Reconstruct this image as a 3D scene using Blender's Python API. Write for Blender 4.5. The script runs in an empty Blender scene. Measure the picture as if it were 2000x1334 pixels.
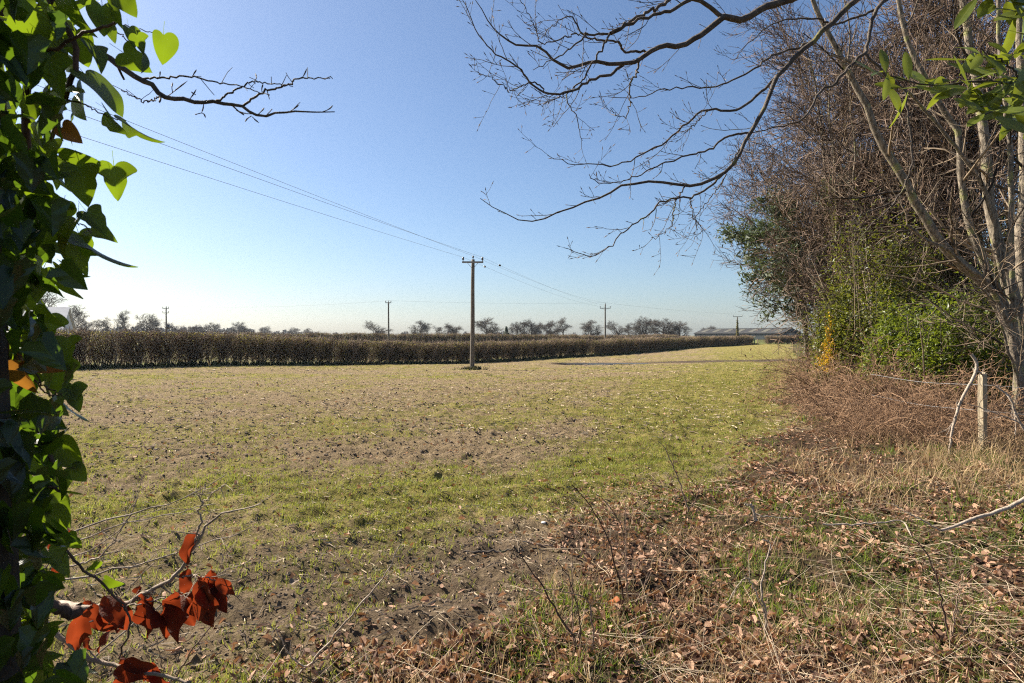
import bpy, math
import numpy as np

# ------------------------------------------------------------------ camera, sky, sun, exposure
scene = bpy.context.scene
COL = scene.collection
EYE, FPX, HORIZON = 1.75, 1222.0, 655.0
cam_data = bpy.data.cameras.new('camera')
cam_data.sensor_width = 36.0
cam_data.lens = 22.0
cam_data.clip_start, cam_data.clip_end = 0.05, 9000.0
cam_data.dof.use_dof = True
cam_data.dof.focus_distance = 14.0
cam_data.dof.aperture_fstop = 14.0
cam = bpy.data.objects.new('camera', cam_data)
COL.objects.link(cam)
cam.location = (0, 0, EYE)
cam.rotation_euler = (math.radians(90 - 0.563), 0, 0)
scene.camera = cam

HAZE = .00012
SUN_AZ, SUN_EL = 60.0, 39.0          # degrees left of the view direction, degrees up
world = bpy.data.worlds.new('World')
scene.world = world
world.use_nodes = True
wn = world.node_tree.nodes
bg = wn['Background']
sky = wn.new('ShaderNodeTexSky')
sky.sky_type = 'NISHITA'
sky.sun_disc = False
sky.sun_elevation = math.radians(SUN_EL)
sky.sun_rotation = math.radians(-SUN_AZ)
sky.altitude = 300
sky.air_density = 1.0
sky.dust_density = 1.3
sky.ozone_density = 5.0
bg.inputs['Strength'].default_value = 0.0535
world.node_tree.links.new(sky.outputs[0], bg.inputs['Color'])

sun_data = bpy.data.lights.new('sun', 'SUN')
sun_data.energy = 5.0
sun_data.angle = math.radians(0.53)
sun_data.color = (1.0, 0.92, 0.79)
sun = bpy.data.objects.new('sun', sun_data)
COL.objects.link(sun)
sun.rotation_euler = (math.radians(90 - SUN_EL), 0, math.radians(180 + SUN_AZ))
sun.location = (-30, 12, 25)

scene.view_settings.view_transform = 'Standard'
scene.view_settings.look = 'None'
scene.view_settings.exposure = 1.42
scene.view_settings.gamma = 1.0
scene.render.engine = 'CYCLES'
scene.cycles.max_bounces = 7
scene.cycles.diffuse_bounces = 3
scene.cycles.glossy_bounces = 2
scene.cycles.transmission_bounces = 4
scene.cycles.transparent_max_bounces = 4
scene.cycles.volume_bounces = 0
scene.cycles.use_denoising = False
scene.cycles.filter_width = 1.15
scene.cycles.sample_clamp_indirect = 6.0
scene.cycles.sample_clamp_direct = 10.0

# ------------------------------------------------------------------ helpers
def P(x, y, d):
    """a point of the photograph (2000 px wide) at depth d metres"""
    return np.array([(x - 1000.0) / FPX * d, d, EYE + (HORIZON - y) / FPX * d])

def sstep(a, b, x):
    t = np.clip((x - a) / (b - a), 0, 1)
    return t * t * (3 - 2 * t)

def hash2(ix, iy, seed):
    h = (ix.astype(np.int64) * 374761393 + iy.astype(np.int64) * 668265263 + seed * 974634777) & 0xFFFFFFFF
    h = ((h ^ (h >> 13)) * 1274126177) & 0xFFFFFFFF
    return ((h ^ (h >> 16)) & 0xFFFFFF) / float(0xFFFFFF)

def vnoise(x, y, seed=0):
    ix, iy = np.floor(x), np.floor(y)
    fx, fy = x - ix, y - iy
    fx, fy = fx * fx * (3 - 2 * fx), fy * fy * (3 - 2 * fy)
    a, b = hash2(ix, iy, seed), hash2(ix + 1, iy, seed)
    c, d = hash2(ix, iy + 1, seed), hash2(ix + 1, iy + 1, seed)
    return (a * (1 - fx) + b * fx) * (1 - fy) + (c * (1 - fx) + d * fx) * fy

def fbm(x, y, seed=0, octv=4):
    s, a, n = 0, 1.0, 0
    for o in range(octv):
        s = s + a * vnoise(x * 2 ** o + 17.3 * o, y * 2 ** o - 9.1 * o, seed + o)
        n += a
        a *= 0.5
    return s / n

def mesh_data(name, V, F, smooth=True, attrs=None, mats=()):
    """F: one array (m,3)/(m,4) or a list of such arrays"""
    V = np.asarray(V, dtype=np.float32).reshape(-1, 3)
    Fs = F if isinstance(F, (list, tuple)) else [F]
    Fs = [np.asarray(f, dtype=np.int32) for f in Fs if len(f)]
    me = bpy.data.meshes.new(name)
    me.vertices.add(len(V))
    me.vertices.foreach_set('co', V.ravel())
    loops = np.concatenate([f.ravel() for f in Fs])
    sizes = np.concatenate([np.full(len(f), f.shape[1], dtype=np.int32) for f in Fs])
    starts = np.concatenate([[0], np.cumsum(sizes)[:-1]]).astype(np.int32)
    me.loops.add(len(loops))
    me.loops.foreach_set('vertex_index', loops)
    me.polygons.add(len(sizes))
    me.polygons.foreach_set('loop_start', starts)
    me.polygons.foreach_set('loop_total', sizes)
    me.polygons.foreach_set('use_smooth', np.full(len(sizes), smooth, dtype=bool))
    for k, v in (attrs or {}).items():
        v = np.asarray(v, dtype=np.float32)
        at = me.attributes.new(k, 'FLOAT', 'POINT')
        at.data.foreach_set('value', v.ravel())
    for m in mats:
        me.materials.append(m)
    me.update(calc_edges=True)
    return me

def link(name, data, parent=None, loc=None):
    o = bpy.data.objects.new(name, data)
    COL.objects.link(o)
    if parent is not None:
        o.parent = parent
    if loc is not None:
        o.location = loc
    return o

def obj(name, V, F, m, parent=None, smooth=True, attrs=None):
    return link(name, mesh_data(name, V, F, smooth, attrs, (m,)), parent)

def tag(o, label, cat, group=None, kind=None):
    o['label'] = label
    o['category'] = cat
    if group:
        o['group'] = group
    if kind:
        o['kind'] = kind
    return o

def empty(name, loc, label=None, cat=None, group=None):
    o = link(name, None, None, loc)
    o.empty_display_size = 0.2
    if label:
        tag(o, label, cat, group)
    return o

def merge(parts):
    """[(V,F,rnd)] -> V, F, rnd (quads or tris, kept apart)"""
    V, F3, F4, R, n = [], [], [], [], 0
    for v, f, r in parts:
        if len(v) == 0:
            continue
        for ff in (f if isinstance(f, list) else [f]):
            (F3 if ff.shape[1] == 3 else F4).append(ff + n)
        V.append(v)
        R.append(r)
        n += len(v)
    F = []
    if F3:
        F.append(np.concatenate(F3))
    if F4:
        F.append(np.concatenate(F4))
    return np.concatenate(V), F, np.concatenate(R)

def norm(v):
    return v / np.maximum(np.linalg.norm(v, axis=-1, keepdims=True), 1e-9)

def tubes(Pt, R, sides, rng, cap=False):
    """Pt (B,n,3), R (B,n) -> V, quads, rnd per vertex"""
    B, n, _ = Pt.shape
    T = np.empty_like(Pt)
    T[:, 1:-1] = Pt[:, 2:] - Pt[:, :-2]
    T[:, 0] = Pt[:, 1] - Pt[:, 0]
    T[:, -1] = Pt[:, -1] - Pt[:, -2]
    T = norm(T)
    mean = norm(Pt[:, -1] - Pt[:, 0])
    ref = np.where(np.abs(mean[:, 2:3]) > 0.75, np.array([[1.0, 0, 0]]), np.array([[0, 0, 1.0]]))
    U = norm(np.cross(T, ref[:, None, :]))
    W = np.cross(T, U)
    a = np.arange(sides) * 2 * math.pi / sides
    ring = (U[:, :, None, :] * np.cos(a)[None, None, :, None] + W[:, :, None, :] * np.sin(a)[None, None, :, None])
    V = Pt[:, :, None, :] + ring * R[:, :, None, None]
    idx = np.arange(B * n * sides).reshape(B, n, sides)
    nxt = np.roll(idx, -1, axis=2)
    Q = np.stack([idx[:, :-1], nxt[:, :-1], nxt[:, 1:], idx[:, 1:]], axis=-1).reshape(-1, 4)
    rnd = np.repeat(rng.random(B), n * sides)
    if cap and sides >= 4:
        pass
    return V.reshape(-1, 3), Q, rnd

def resample(pts, n):
    """Catmull-Rom through pts (k,3+) -> (n,3+)"""
    pts = np.asarray(pts, dtype=float)
    k = len(pts)
    ext = np.vstack([2 * pts[0] - pts[1], pts, 2 * pts[-1] - pts[-2]])
    seg = np.linalg.norm(np.diff(pts[:, :3], axis=0), axis=1)
    cum = np.concatenate([[0], np.cumsum(seg)])
    s = np.linspace(0, cum[-1], n)
    i = np.clip(np.searchsorted(cum, s, side='right') - 1, 0, k - 2)
    t = ((s - cum[i]) / np.maximum(seg[i], 1e-9))[:, None]
    p0, p1, p2, p3 = ext[i], ext[i + 1], ext[i + 2], ext[i + 3]
    return 0.5 * (2 * p1 + (p2 - p0) * t + (2 * p0 - 5 * p1 + 4 * p2 - p3) * t ** 2 + (3 * p1 - p0 - 3 * p2 + p3) * t ** 3)

def grow_lines(rng, start, dirn, length, n, wig, trop):
    B = len(start)
    Pt = np.empty((B, n, 3))
    Pt[:, 0] = start
    d = norm(dirn)
    st = (length / (n - 1))[:, None]
    for i in range(1, n):
        d = norm(d + rng.normal(0, wig, (B, 3)) + np.asarray(trop) / (n - 1))
        Pt[:, i] = Pt[:, i - 1] + d * st
    return Pt

def children(rng, Pt, R, count, tmin, lo, hi, ang, n, wig, trop, rs=0.6, rmin=0.002, tip=0.25, taper_pos=0.6, tmax=1.0):
    """count side branches on every branch of Pt; lengths lo..hi in metres"""
    B, m, _ = Pt.shape
    t = tmin + (tmax - tmin) * (np.arange(count)[None, :] + rng.random((B, count))) / count
    t = np.minimum(t, 0.999)
    f = t * (m - 1)
    i = np.minimum(f.astype(int), m - 2)
    w = (f - i)[..., None]
    b = np.arange(B)[:, None]
    start = Pt[b, i] * (1 - w) + Pt[b, i + 1] * w
    tan = norm(Pt[b, i + 1] - Pt[b, i])
    rad = R[b, i] * (1 - w[..., 0]) + R[b, i + 1] * w[..., 0]
    rv = rng.normal(0, 1, start.shape)
    perp = norm(rv - (rv * tan).sum(-1, keepdims=True) * tan)
    a = np.radians(ang + rng.normal(0, 12, t.shape))[..., None]
    dirn = np.cos(a) * tan + np.sin(a) * perp
    L = (lo + (hi - lo) * rng.random(t.shape)) * (1 - taper_pos * t)
    start, dirn, L, rad = start.reshape(-1, 3), dirn.reshape(-1, 3), L.ravel(), rad.ravel()
    C = grow_lines(rng, start, dirn, L, n, wig, trop)
    r0 = np.maximum(rad * rs, rmin)
    CR = r0[:, None] * np.linspace(1, tip, n)[None, :]
    return C, np.maximum(CR, rmin * tip)

def put(V0, F0, pos, rot, scl, rng, rndpow=None):
    """merged copies of a small template; rot (N,3,3), scl (N,) or (N,3)"""
    N, k = len(pos), len(V0)
    scl = np.asarray(scl)
    if scl.ndim == 1:
        scl = scl[:, None]
    V = np.einsum('nij,nkj->nki', rot, V0[None] * scl[:, None, :]) + pos[:, None, :]
    F = (F0[None] + (np.arange(N) * k)[:, None, None]).reshape(-1, F0.shape[1])
    return V.reshape(-1, 3), F, np.repeat(rng.random(N), k)

def rots(rng, N, tilt, zdir=None):
    """random spin about z then a lean of up to `tilt` radians (normal distributed)"""
    a = rng.random(N) * 2 * math.pi
    t = np.abs(rng.normal(0, tilt, N))
    b = rng.random(N) * 2 * math.pi
    ca, sa = np.cos(a), np.sin(a)
    Rz = np.zeros((N, 3, 3))
    Rz[:, 0, 0], Rz[:, 0, 1], Rz[:, 1, 0], Rz[:, 1, 1], Rz[:, 2, 2] = ca, -sa, sa, ca, 1
    kx, ky = np.cos(b), np.sin(b)
    c, s = np.cos(t), np.sin(t)
    Rt = np.zeros((N, 3, 3))
    Rt[:, 0, 0] = c + kx * kx * (1 - c)
    Rt[:, 0, 1] = Rt[:, 1, 0] = kx * ky * (1 - c)
    Rt[:, 0, 2] = ky * s
    Rt[:, 1, 1] = c + ky * ky * (1 - c)
    Rt[:, 1, 2] = -kx * s
    Rt[:, 2, 0] = -ky * s
    Rt[:, 2, 1] = kx * s
    Rt[:, 2, 2] = c
    return Rt @ Rz

def rotm(rx, ry, rz):
    cx, sx, cy, sy, cz, sz = math.cos(rx), math.sin(rx), math.cos(ry), math.sin(ry), math.cos(rz), math.sin(rz)
    X = np.array([[1, 0, 0], [0, cx, -sx], [0, sx, cx]])
    Y = np.array([[cy, 0, sy], [0, 1, 0], [-sy, 0, cy]])
    Z = np.array([[cz, -sz, 0], [sz, cz, 0], [0, 0, 1]])
    return Z @ Y @ X

def box(cx, cy, cz, sx, sy, sz):
    V = np.array([[x, y, z] for z in (-.5, .5) for y in (-.5, .5) for x in (-.5, .5)]) * [sx, sy, sz] + [cx, cy, cz]
    F = np.array([[0, 2, 3, 1], [4, 5, 7, 6], [0, 1, 5, 4], [2, 6, 7, 3], [0, 4, 6, 2], [1, 3, 7, 5]])
    return V, F

def lathe(prof, sides=12):
    """[(r,z)] -> V, quads, closed by zero radii"""
    prof = np.array(prof, dtype=float)
    a = np.arange(sides) * 2 * math.pi / sides
    V = np.stack([prof[:, 0:1] * np.cos(a), prof[:, 0:1] * np.sin(a), np.repeat(prof[:, 1:2], sides, 1)], -1)
    idx = np.arange(len(prof) * sides).reshape(len(prof), sides)
    nx = np.roll(idx, -1, 1)
    Q = np.stack([idx[:-1], nx[:-1], nx[1:], idx[1:]], -1).reshape(-1, 4)
    return V.reshape(-1, 3), Q

def leaf_grid(half, n, fold, bend, wave=0.0, seed=0, stalk=0.0):
    """a leaf from its right-hand outline [(x,y)]; base at origin, tip towards +y, face +z"""
    rng = np.random.default_rng(seed)
    o = resample(np.array([(x, y, 0) for x, y in half]), n)[:, :2]
    tt = np.linspace(0, 1, n)
    rib = np.stack([np.zeros(n), o[0, 1] + (o[-1, 1] - o[0, 1]) * tt], 1)
    cols, ph = [], rng.random(2) * 6.28
    for side, u in ((-1, 1.0), (-1, .5), (1, 0.0), (1, .5), (1, 1.0)):
        xy = rib * (1 - u) + o * u
        x = xy[:, 0] * side
        y = xy[:, 1]
        z = fold * np.abs(x) - bend * y ** 2 + wave * u * np.sin(tt * 11 + ph[0 if side < 0 else 1])
        cols.append(np.stack([x, y, z], 1))
    V = np.stack(cols, 1)
    idx = np.arange(n * 5).reshape(n, 5)
    Q = np.stack([idx[:-1, :-1], idx[:-1, 1:], idx[1:, 1:], idx[1:, :-1]], -1).reshape(-1, 4)
    V = V.reshape(-1, 3)
    if stalk:
        s = np.array([[-.012, 0, 0], [.012, 0, 0], [.008, -stalk * .5, stalk * .12], [-.008, -stalk * .5, stalk * .12], [.008, -stalk, stalk * .4], [-.008, -stalk, stalk * .4]])
        k = len(V)
        V = np.vstack([V, s])
        Q = np.vstack([Q, [[k, k + 1, k + 2, k + 3], [k + 3, k + 2, k + 4, k + 5]]])
    return V, Q

# ------------------------------------------------------------------ materials
def mat(name, c1, c2, scale=8.0, rough=0.8, bump=0.0, bscale=40.0, transl=0.0, tcol=None, spec=0.3, rnd=True,
        obj_rnd=False, c3=None, c3scale=3.0, c3at=0.55, stretch=None):
    m = bpy.data.materials.new(name)
    m.use_nodes = True
    nt = m.node_tree
    N, L = nt.nodes, nt.links
    b = N['Principled BSDF']
    out = N['Material Output']
    tc = N.new('ShaderNodeTexCoord')
    vec = tc.outputs['Object']
    if stretch:
        mp = N.new('ShaderNodeMapping')
        mp.inputs['Scale'].default_value = stretch
        L.new(vec, mp.inputs['Vector'])
        vec = mp.outputs[0]
    nz = N.new('ShaderNodeTexNoise')
    nz.inputs['Scale'].default_value = scale
    nz.inputs['Detail'].default_value = 5
    L.new(vec, nz.inputs['Vector'])
    fac = nz.outputs['Fac']
    if rnd or obj_rnd:
        if obj_rnd:
            at = N.new('ShaderNodeObjectInfo')
            src = at.outputs['Random']
        else:
            at = N.new('ShaderNodeAttribute')
            at.attribute_name = 'rnd'
            src = at.outputs['Fac']
        mx = N.new('ShaderNodeMath')
        mx.operation = 'MULTIPLY_ADD'
        mx.inputs[1].default_value = 0.75
        L.new(src, mx.inputs[0])
        m2 = N.new('ShaderNodeMath')
        m2.operation = 'MULTIPLY_ADD'
        m2.inputs[1].default_value = 0.9
        m2.inputs[2].default_value = -0.32
        L.new(fac, m2.inputs[0])
        L.new(m2.outputs[0], mx.inputs[2])
        fac = mx.outputs[0]
    rp = N.new('ShaderNodeValToRGB')
    rp.color_ramp.elements[0].position = 0.25
    rp.color_ramp.elements[1].position = 0.75
    rp.color_ramp.elements[0].color = (*c1, 1)
    rp.color_ramp.elements[1].color = (*c2, 1)
    L.new(fac, rp.inputs[0])
    colr = rp.outputs[0]
    if c3 is not None:
        n3 = N.new('ShaderNodeTexNoise')
        n3.inputs['Scale'].default_value = c3scale
        n3.inputs['Detail'].default_value = 4
        L.new(tc.outputs['Object'], n3.inputs['Vector'])
        r3 = N.new('ShaderNodeMapRange')
        r3.inputs['From Min'].default_value = c3at
        r3.inputs['From Max'].default_value = c3at + 0.12
        L.new(n3.outputs['Fac'], r3.inputs['Value'])
        mi = N.new('ShaderNodeMix')
        mi.data_type = 'RGBA'
        L.new(r3.outputs[0], mi.inputs['Factor'])
        L.new(colr, mi.inputs['A'])
        mi.inputs['B'].default_value = (*c3, 1)
        colr = mi.outputs['Result']
    L.new(colr, b.inputs['Base Color'])
    b.inputs['Roughness'].default_value = rough
    b.inputs['Specular IOR Level'].default_value = spec
    if bump:
        nb = N.new('ShaderNodeTexNoise')
        nb.inputs['Scale'].default_value = bscale
        nb.inputs['Detail'].default_value = 6
        L.new(vec, nb.inputs['Vector'])
        bp = N.new('ShaderNodeBump')
        bp.inputs['Strength'].default_value = bump
        bp.inputs['Distance'].default_value = 0.02
        L.new(nb.outputs['Fac'], bp.inputs['Height'])
        L.new(bp.outputs[0], b.inputs['Normal'])
    if transl:
        tr = N.new('ShaderNodeBsdfTranslucent')
        if tcol:
            mt = N.new('ShaderNodeMix')
            mt.data_type = 'RGBA'
            mt.blend_type = 'MIX'
            mt.inputs['Factor'].default_value = 0.75
            L.new(colr, mt.inputs['A'])
            mt.inputs['B'].default_value = (*tcol, 1)
            L.new(mt.outputs['Result'], tr.inputs['Color'])
        else:
            L.new(colr, tr.inputs['Color'])
        ms = N.new('ShaderNodeMixShader')
        ms.inputs[0].default_value = transl
        L.new(b.outputs[0], ms.inputs[1])
        L.new(tr.outputs[0], ms.inputs[2])
        L.new(ms.outputs[0], out.inputs['Surface'])
    return m

def add_veins(m, col, step=.62, width=.012):
    nt = m.node_tree
    N, L = nt.nodes, nt.links
    b = N['Principled BSDF']
    src = b.inputs['Base Color'].links[0].from_socket
    tc = N.new('ShaderNodeTexCoord')
    sp = N.new('ShaderNodeSeparateXYZ')
    L.new(tc.outputs['Object'], sp.inputs[0])
    def mth(op, a, bb=None):
        n = N.new('ShaderNodeMath')
        n.operation = op
        for k, v in ((0, a), (1, bb)):
            if v is None:
                continue
            if isinstance(v, (int, float)):
                n.inputs[k].default_value = v
            else:
                L.new(v, n.inputs[k])
        return n.outputs[0]
    ang = mth('ARCTAN2', sp.outputs['X'], mth('ADD', sp.outputs['Y'], .02))
    fr = mth('ABSOLUTE', mth('SUBTRACT', mth('FRACT', mth('ADD', mth('DIVIDE', ang, step), .5)), .5))
    rad = mth('SQRT', mth('ADD', mth('MULTIPLY', sp.outputs['X'], sp.outputs['X']), mth('MULTIPLY', sp.outputs['Y'], sp.outputs['Y'])))
    line = mth('LESS_THAN', mth('MULTIPLY', mth('MULTIPLY', fr, step), rad), width)
    mi = N.new('ShaderNodeMix')
    mi.data_type = 'RGBA'
    L.new(mth('MULTIPLY', line, .55), mi.inputs['Factor'])
    L.new(src, mi.inputs['A'])
    mi.inputs['B'].default_value = (*col, 1)
    L.new(mi.outputs['Result'], b.inputs['Base Color'])

M = {
    'bark_grey': mat('bark_grey', (.030, .022, .015), (.36, .295, .215), 26, .9, .9, 70, rnd=False, c3=(.26, .25, .10), c3scale=5, c3at=.56, stretch=(1, 1, .35)),
    'bark_dark': mat('bark_dark', (.045, .035, .028), (.13, .105, .085), 18, .9, .6, 50, rnd=False, c3=(.12, .12, .045), c3scale=4, c3at=.58),
    'bark_shaded': mat('bark_shaded', (.012, .010, .008), (.05, .042, .034), 18, .9, .9, 50, rnd=False),  # near-black: deep shade of the ivy core put into the trunk colour
    'overhang': mat('overhang_bark', (.03, .022, .016), (.13, .10, .075), 20, .75, .4, 70, rnd=False, c3=(.17, .15, .045), c3scale=7, c3at=.60),
    'twig_red': mat('twig_red', (.018, .012, .009), (.255, .175, .125), 5, .8),
    'twig_grey': mat('twig_grey', (.020, .014, .010), (.27, .20, .13), 6, .8),
    'far_bark': mat('far_bark', (.05, .042, .036), (.13, .105, .085), 1.5, .9),
    'hedge_twig': mat('hedge_twig', (.055, .038, .026), (.42, .30, .205), 1.2, .85),
    'hedge_leaf': mat('hedge_leaf', (.05, .05, .015), (.14, .11, .045), 2, .7, transl=.45, tcol=(.30, .27, .06)),
    'ivy': mat('ivy_leaf', (.004, .010, .003), (.030, .046, .010), 4, .33, .35, 30, transl=.42, tcol=(.26, .38, .010), spec=.5, obj_rnd=True),
    'ivy_mass': mat('ivy_mass_leaf', (.004, .010, .003), (.025, .042, .010), 6, .40, transl=.35, tcol=(.17, .30, .012), spec=.5),
    'ivy_brown': mat('ivy_leaf_turned', (.10, .04, .012), (.16, .09, .02), 12, .5, .1, 50, transl=.5, tcol=(.40, .16, .02), obj_rnd=True),
    'ivy_stem': mat('ivy_stem', (.06, .032, .022), (.17, .10, .07), 30, .8, .4, 80, rnd=False),
    'beech_leaf': mat('dead_beech_leaf', (.04, .010, .006), (.15, .036, .012), 9, .7, .45, 24, transl=.45, tcol=(.30, .042, .010), obj_rnd=True, c3=(.03, .008, .005), c3scale=7, c3at=.56),
    'laurel': mat('laurel_leaf', (.05, .075, .010), (.12, .15, .02), 5, .35, transl=.38, tcol=(.27, .31, .02), spec=.6, obj_rnd=True),
    'shrub': mat('shrub_leaf', (.014, .022, .005), (.135, .15, .022), 1.2, .45, transl=.32, tcol=(.32, .34, .03), spec=.35),
    'shrub_bright': mat('shrub_leaf_bright', (.016, .028, .005), (.15, .185, .02), 1.2, .42, transl=.34, tcol=(.34, .42, .025), spec=.4),
    'gorse': mat('yellow_leaf', (.45, .26, .01), (.75, .48, .02), 5, .6, transl=.3),
    'pine': mat('pine_needle', (.03, .048, .028), (.12, .14, .085), 1.0, .6, transl=.2, tcol=(.14, .18, .05)),
    'bramble': mat('bramble_cane', (.05, .025, .014), (.42, .255, .145), 2, .8),
    'bramble_leaf': mat('bramble_leaf', (.08, .05, .025), (.34, .22, .13), 2, .7, transl=.3),
    'litter': mat('leaf_litter', (.05, .022, .012), (.43, .26, .165), 2.5, .75, transl=.22, tcol=(.42, .20, .08)),
    'litter_orange': mat('orange_leaf', (.32, .07, .015), (.45, .14, .03), 6, .7, transl=.3, rnd=False),
    'crop': mat('crop_blade', (.085, .105, .018), (.24, .245, .06), .7, .55, transl=.42, tcol=(.34, .36, .05)),
    'grass': mat('verge_grass', (.05, .085, .012), (.17, .205, .035), 1.5, .6, transl=.42, tcol=(.26, .34, .03)),
    'dry_grass': mat('dry_grass', (.13, .075, .036), (.54, .385, .21), 2, .75, transl=.35, tcol=(.50, .36, .17)),
    'rank_grass': mat('rank_grass', (.03, .035, .012), (.10, .095, .035), 1.5, .7, transl=.2),  # hedge-foot shadow strip put into this colour; the pole tuft is dark itself
    'straw': mat('straw', (.18, .13, .085), (.44, .34, .225), 3, .75),
    'clod': mat('soil_clod', (.07, .048, .033), (.26, .19, .125), 5, .95, .5, 40),
    'dead_stem': mat('dead_stem', (.07, .042, .028), (.24, .165, .115), 14, .85, .3, 60),
    'dry_stalk': mat('dry_stalk', (.20, .14, .09), (.52, .42, .29), 3, .8),
    'pale_twig': mat('pale_twig', (.17, .125, .09), (.42, .33, .25), 14, .8, .3, 60, rnd=False),
    'stick': mat('pale_stick', (.22, .17, .125), (.46, .38, .30), 16, .85, .4, 60, rnd=False),
    'post': mat('post_wood', (.20, .155, .09), (.46, .38, .26), 14, .85, .5, 40, rnd=False, stretch=(3, 3, .4)),
    'pole': mat('pole_wood', (.085, .070, .055), (.20, .17, .135), 6, .85, .3, 25, rnd=False, stretch=(3, 3, .3)),
    'steel': mat('galvanised_steel', (.16, .16, .16), (.30, .30, .30), 20, .5, rnd=False),
    'ceramic': mat('brown_ceramic', (.03, .02, .018), (.06, .04, .03), 20, .25, rnd=False, spec=.6),
    'wire': mat('wire_metal', (.10, .10, .11), (.18, .18, .19), 5, .5, rnd=False),
    'roof': mat('grey_sheet_roof', (.035, .035, .037), (.06, .059, .058), .5, .95, spec=.05, rnd=False),
    'rooflight': mat('roof_light_sheet', (.085, .08, .065), (.125, .12, .10), .5, .9, spec=.1, rnd=False),
    'cladding': mat('dark_cladding', (.018, .026, .03), (.03, .038, .04), 1, .8, rnd=False),
    'white_wall': mat('white_render', (.62, .60, .57), (.78, .76, .73), 1, .8, rnd=False),
    'pale_roof': mat('pale_roof', (.50, .47, .45), (.68, .65, .62), 1, .45, rnd=False),
    'glass': mat('dark_glass', (.02, .025, .03), (.04, .05, .06), 1, .1, rnd=False, spec=.8),
    'gate': mat('gate_timber', (.28, .19, .13), (.42, .30, .20), 3, .8, rnd=False),
    'green_post': mat('green_paint', (.10, .19, .13), (.16, .26, .18), 3, .6, rnd=False),
    'stone': mat('white_flint', (.45, .43, .42), (.80, .78, .75), 20, .6, .4, 30, rnd=False),
}

add_veins(M['ivy'], (.11, .15, .055), .62, .014)
add_veins(M['laurel'], (.20, .22, .06), 6.0, .010)
add_veins(M['beech_leaf'], (.05, .012, .006), .5, .010)

def ground_material(name, soil1, soil2, cover1, cover2, straw, green_fine=9.0):
    m = bpy.data.materials.new(name)
    m.use_nodes = True
    nt = m.node_tree
    N, L = nt.nodes, nt.links
    b = N['Principled BSDF']
    tc = N.new('ShaderNodeTexCoord')
    def noise(scale, detail=6, rough=.6):
        n = N.new('ShaderNodeTexNoise')
        n.inputs['Scale'].default_value = scale
        n.inputs['Detail'].default_value = detail
        n.inputs['Roughness'].default_value = rough
        L.new(tc.outputs['Object'], n.inputs['Vector'])
        return n.outputs['Fac']
    def ramp(src, a, bb, c1, c2):
        r = N.new('ShaderNodeValToRGB')
        r.color_ramp.elements[0].position, r.color_ramp.elements[1].position = a, bb
        r.color_ramp.elements[0].color, r.color_ramp.elements[1].color = (*c1, 1), (*c2, 1)
        L.new(src, r.inputs[0])
        return r.outputs[0]
    def attr(n_):
        a = N.new('ShaderNodeAttribute')
        a.attribute_name = n_
        return a.outputs['Fac']
    def math_(op, a, bb):
        n = N.new('ShaderNodeMath')
        n.operation = op
        for k, v in ((0, a), (1, bb)):
            if isinstance(v, (int, float)):
                n.inputs[k].default_value = v
            else:
                L.new(v, n.inputs[k])
        return n.outputs[0]
    def mixc(f, a, bb):
        n = N.new('ShaderNodeMix')
        n.data_type = 'RGBA'
        L.new(f, n.inputs['Factor'])
        for k, v in (('A', a), ('B', bb)):
            if isinstance(v, tuple):
                n.inputs[k].default_value = (*v, 1)
            else:
                L.new(v, n.inputs[k])
        return n.outputs['Result']
    def mrange(v, lo, hi):
        n = N.new('ShaderNodeMapRange')
        n.inputs['From Min'].default_value, n.inputs['From Max'].default_value = lo, hi
        L.new(v, n.inputs['Value'])
        return n.outputs[0]
    soil = mixc(ramp(noise(55, 4, .7), .40, .60, (0, 0, 0), (1, 1, 1)), ramp(noise(7, 8, .75), .30, .70, soil1, soil2), ramp(noise(24, 6, .8), .34, .66, soil1, soil2))
    st = mrange(noise(16, 3, .6), .58, .66)
    soil = mixc(math_('MULTIPLY', st, attr('straw')), soil, straw)
    damp = ramp(noise(11, 8, .7), .35, .7, (.045, .032, .026), (.16, .115, .09))
    cover = ramp(noise(2.2, 5), .35, .65, cover1, cover2)
    g = math_('ADD', math_('MULTIPLY', attr('green'), 1.15), math_('MULTIPLY', math_('SUBTRACT', noise(green_fine, 6, .75), .5), 2.6))
    col = mixc(mrange(g, .36, .84), soil, cover)
    col = mixc(attr('wet'), col, damp)
    L.new(col, b.inputs['Base Color'])
    b.inputs['Roughness'].default_value = .95
    b.inputs['Specular IOR Level'].default_value = .04
    bp = N.new('ShaderNodeBump')
    bp.inputs['Strength'].default_value = .9
    bp.inputs['Distance'].default_value = .09
    L.new(math_('ADD', math_('ADD', noise(14, 8, .8), math_('MULTIPLY', noise(45, 4, .7), .6)), math_('MULTIPLY', noise(3.5, 4), .8)), bp.inputs['Height'])
    L.new(bp.outputs[0], b.inputs['Normal'])
    return m

M['field'] = ground_material('field_soil', (.065, .044, .028), (.40, .295, .17), (.13, .115, .03), (.30, .245, .085), (.48, .375, .23))
M['verge'] = ground_material('verge_soil', (.035, .022, .015), (.13, .085, .055), (.05, .06, .015), (.13, .13, .045), (.34, .25, .16))
M['ground'] = ground_material('pasture', (.10, .085, .05), (.20, .16, .10), (.10, .12, .03), (.18, .18, .06), (.3, .26, .18), 3.0)

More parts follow.
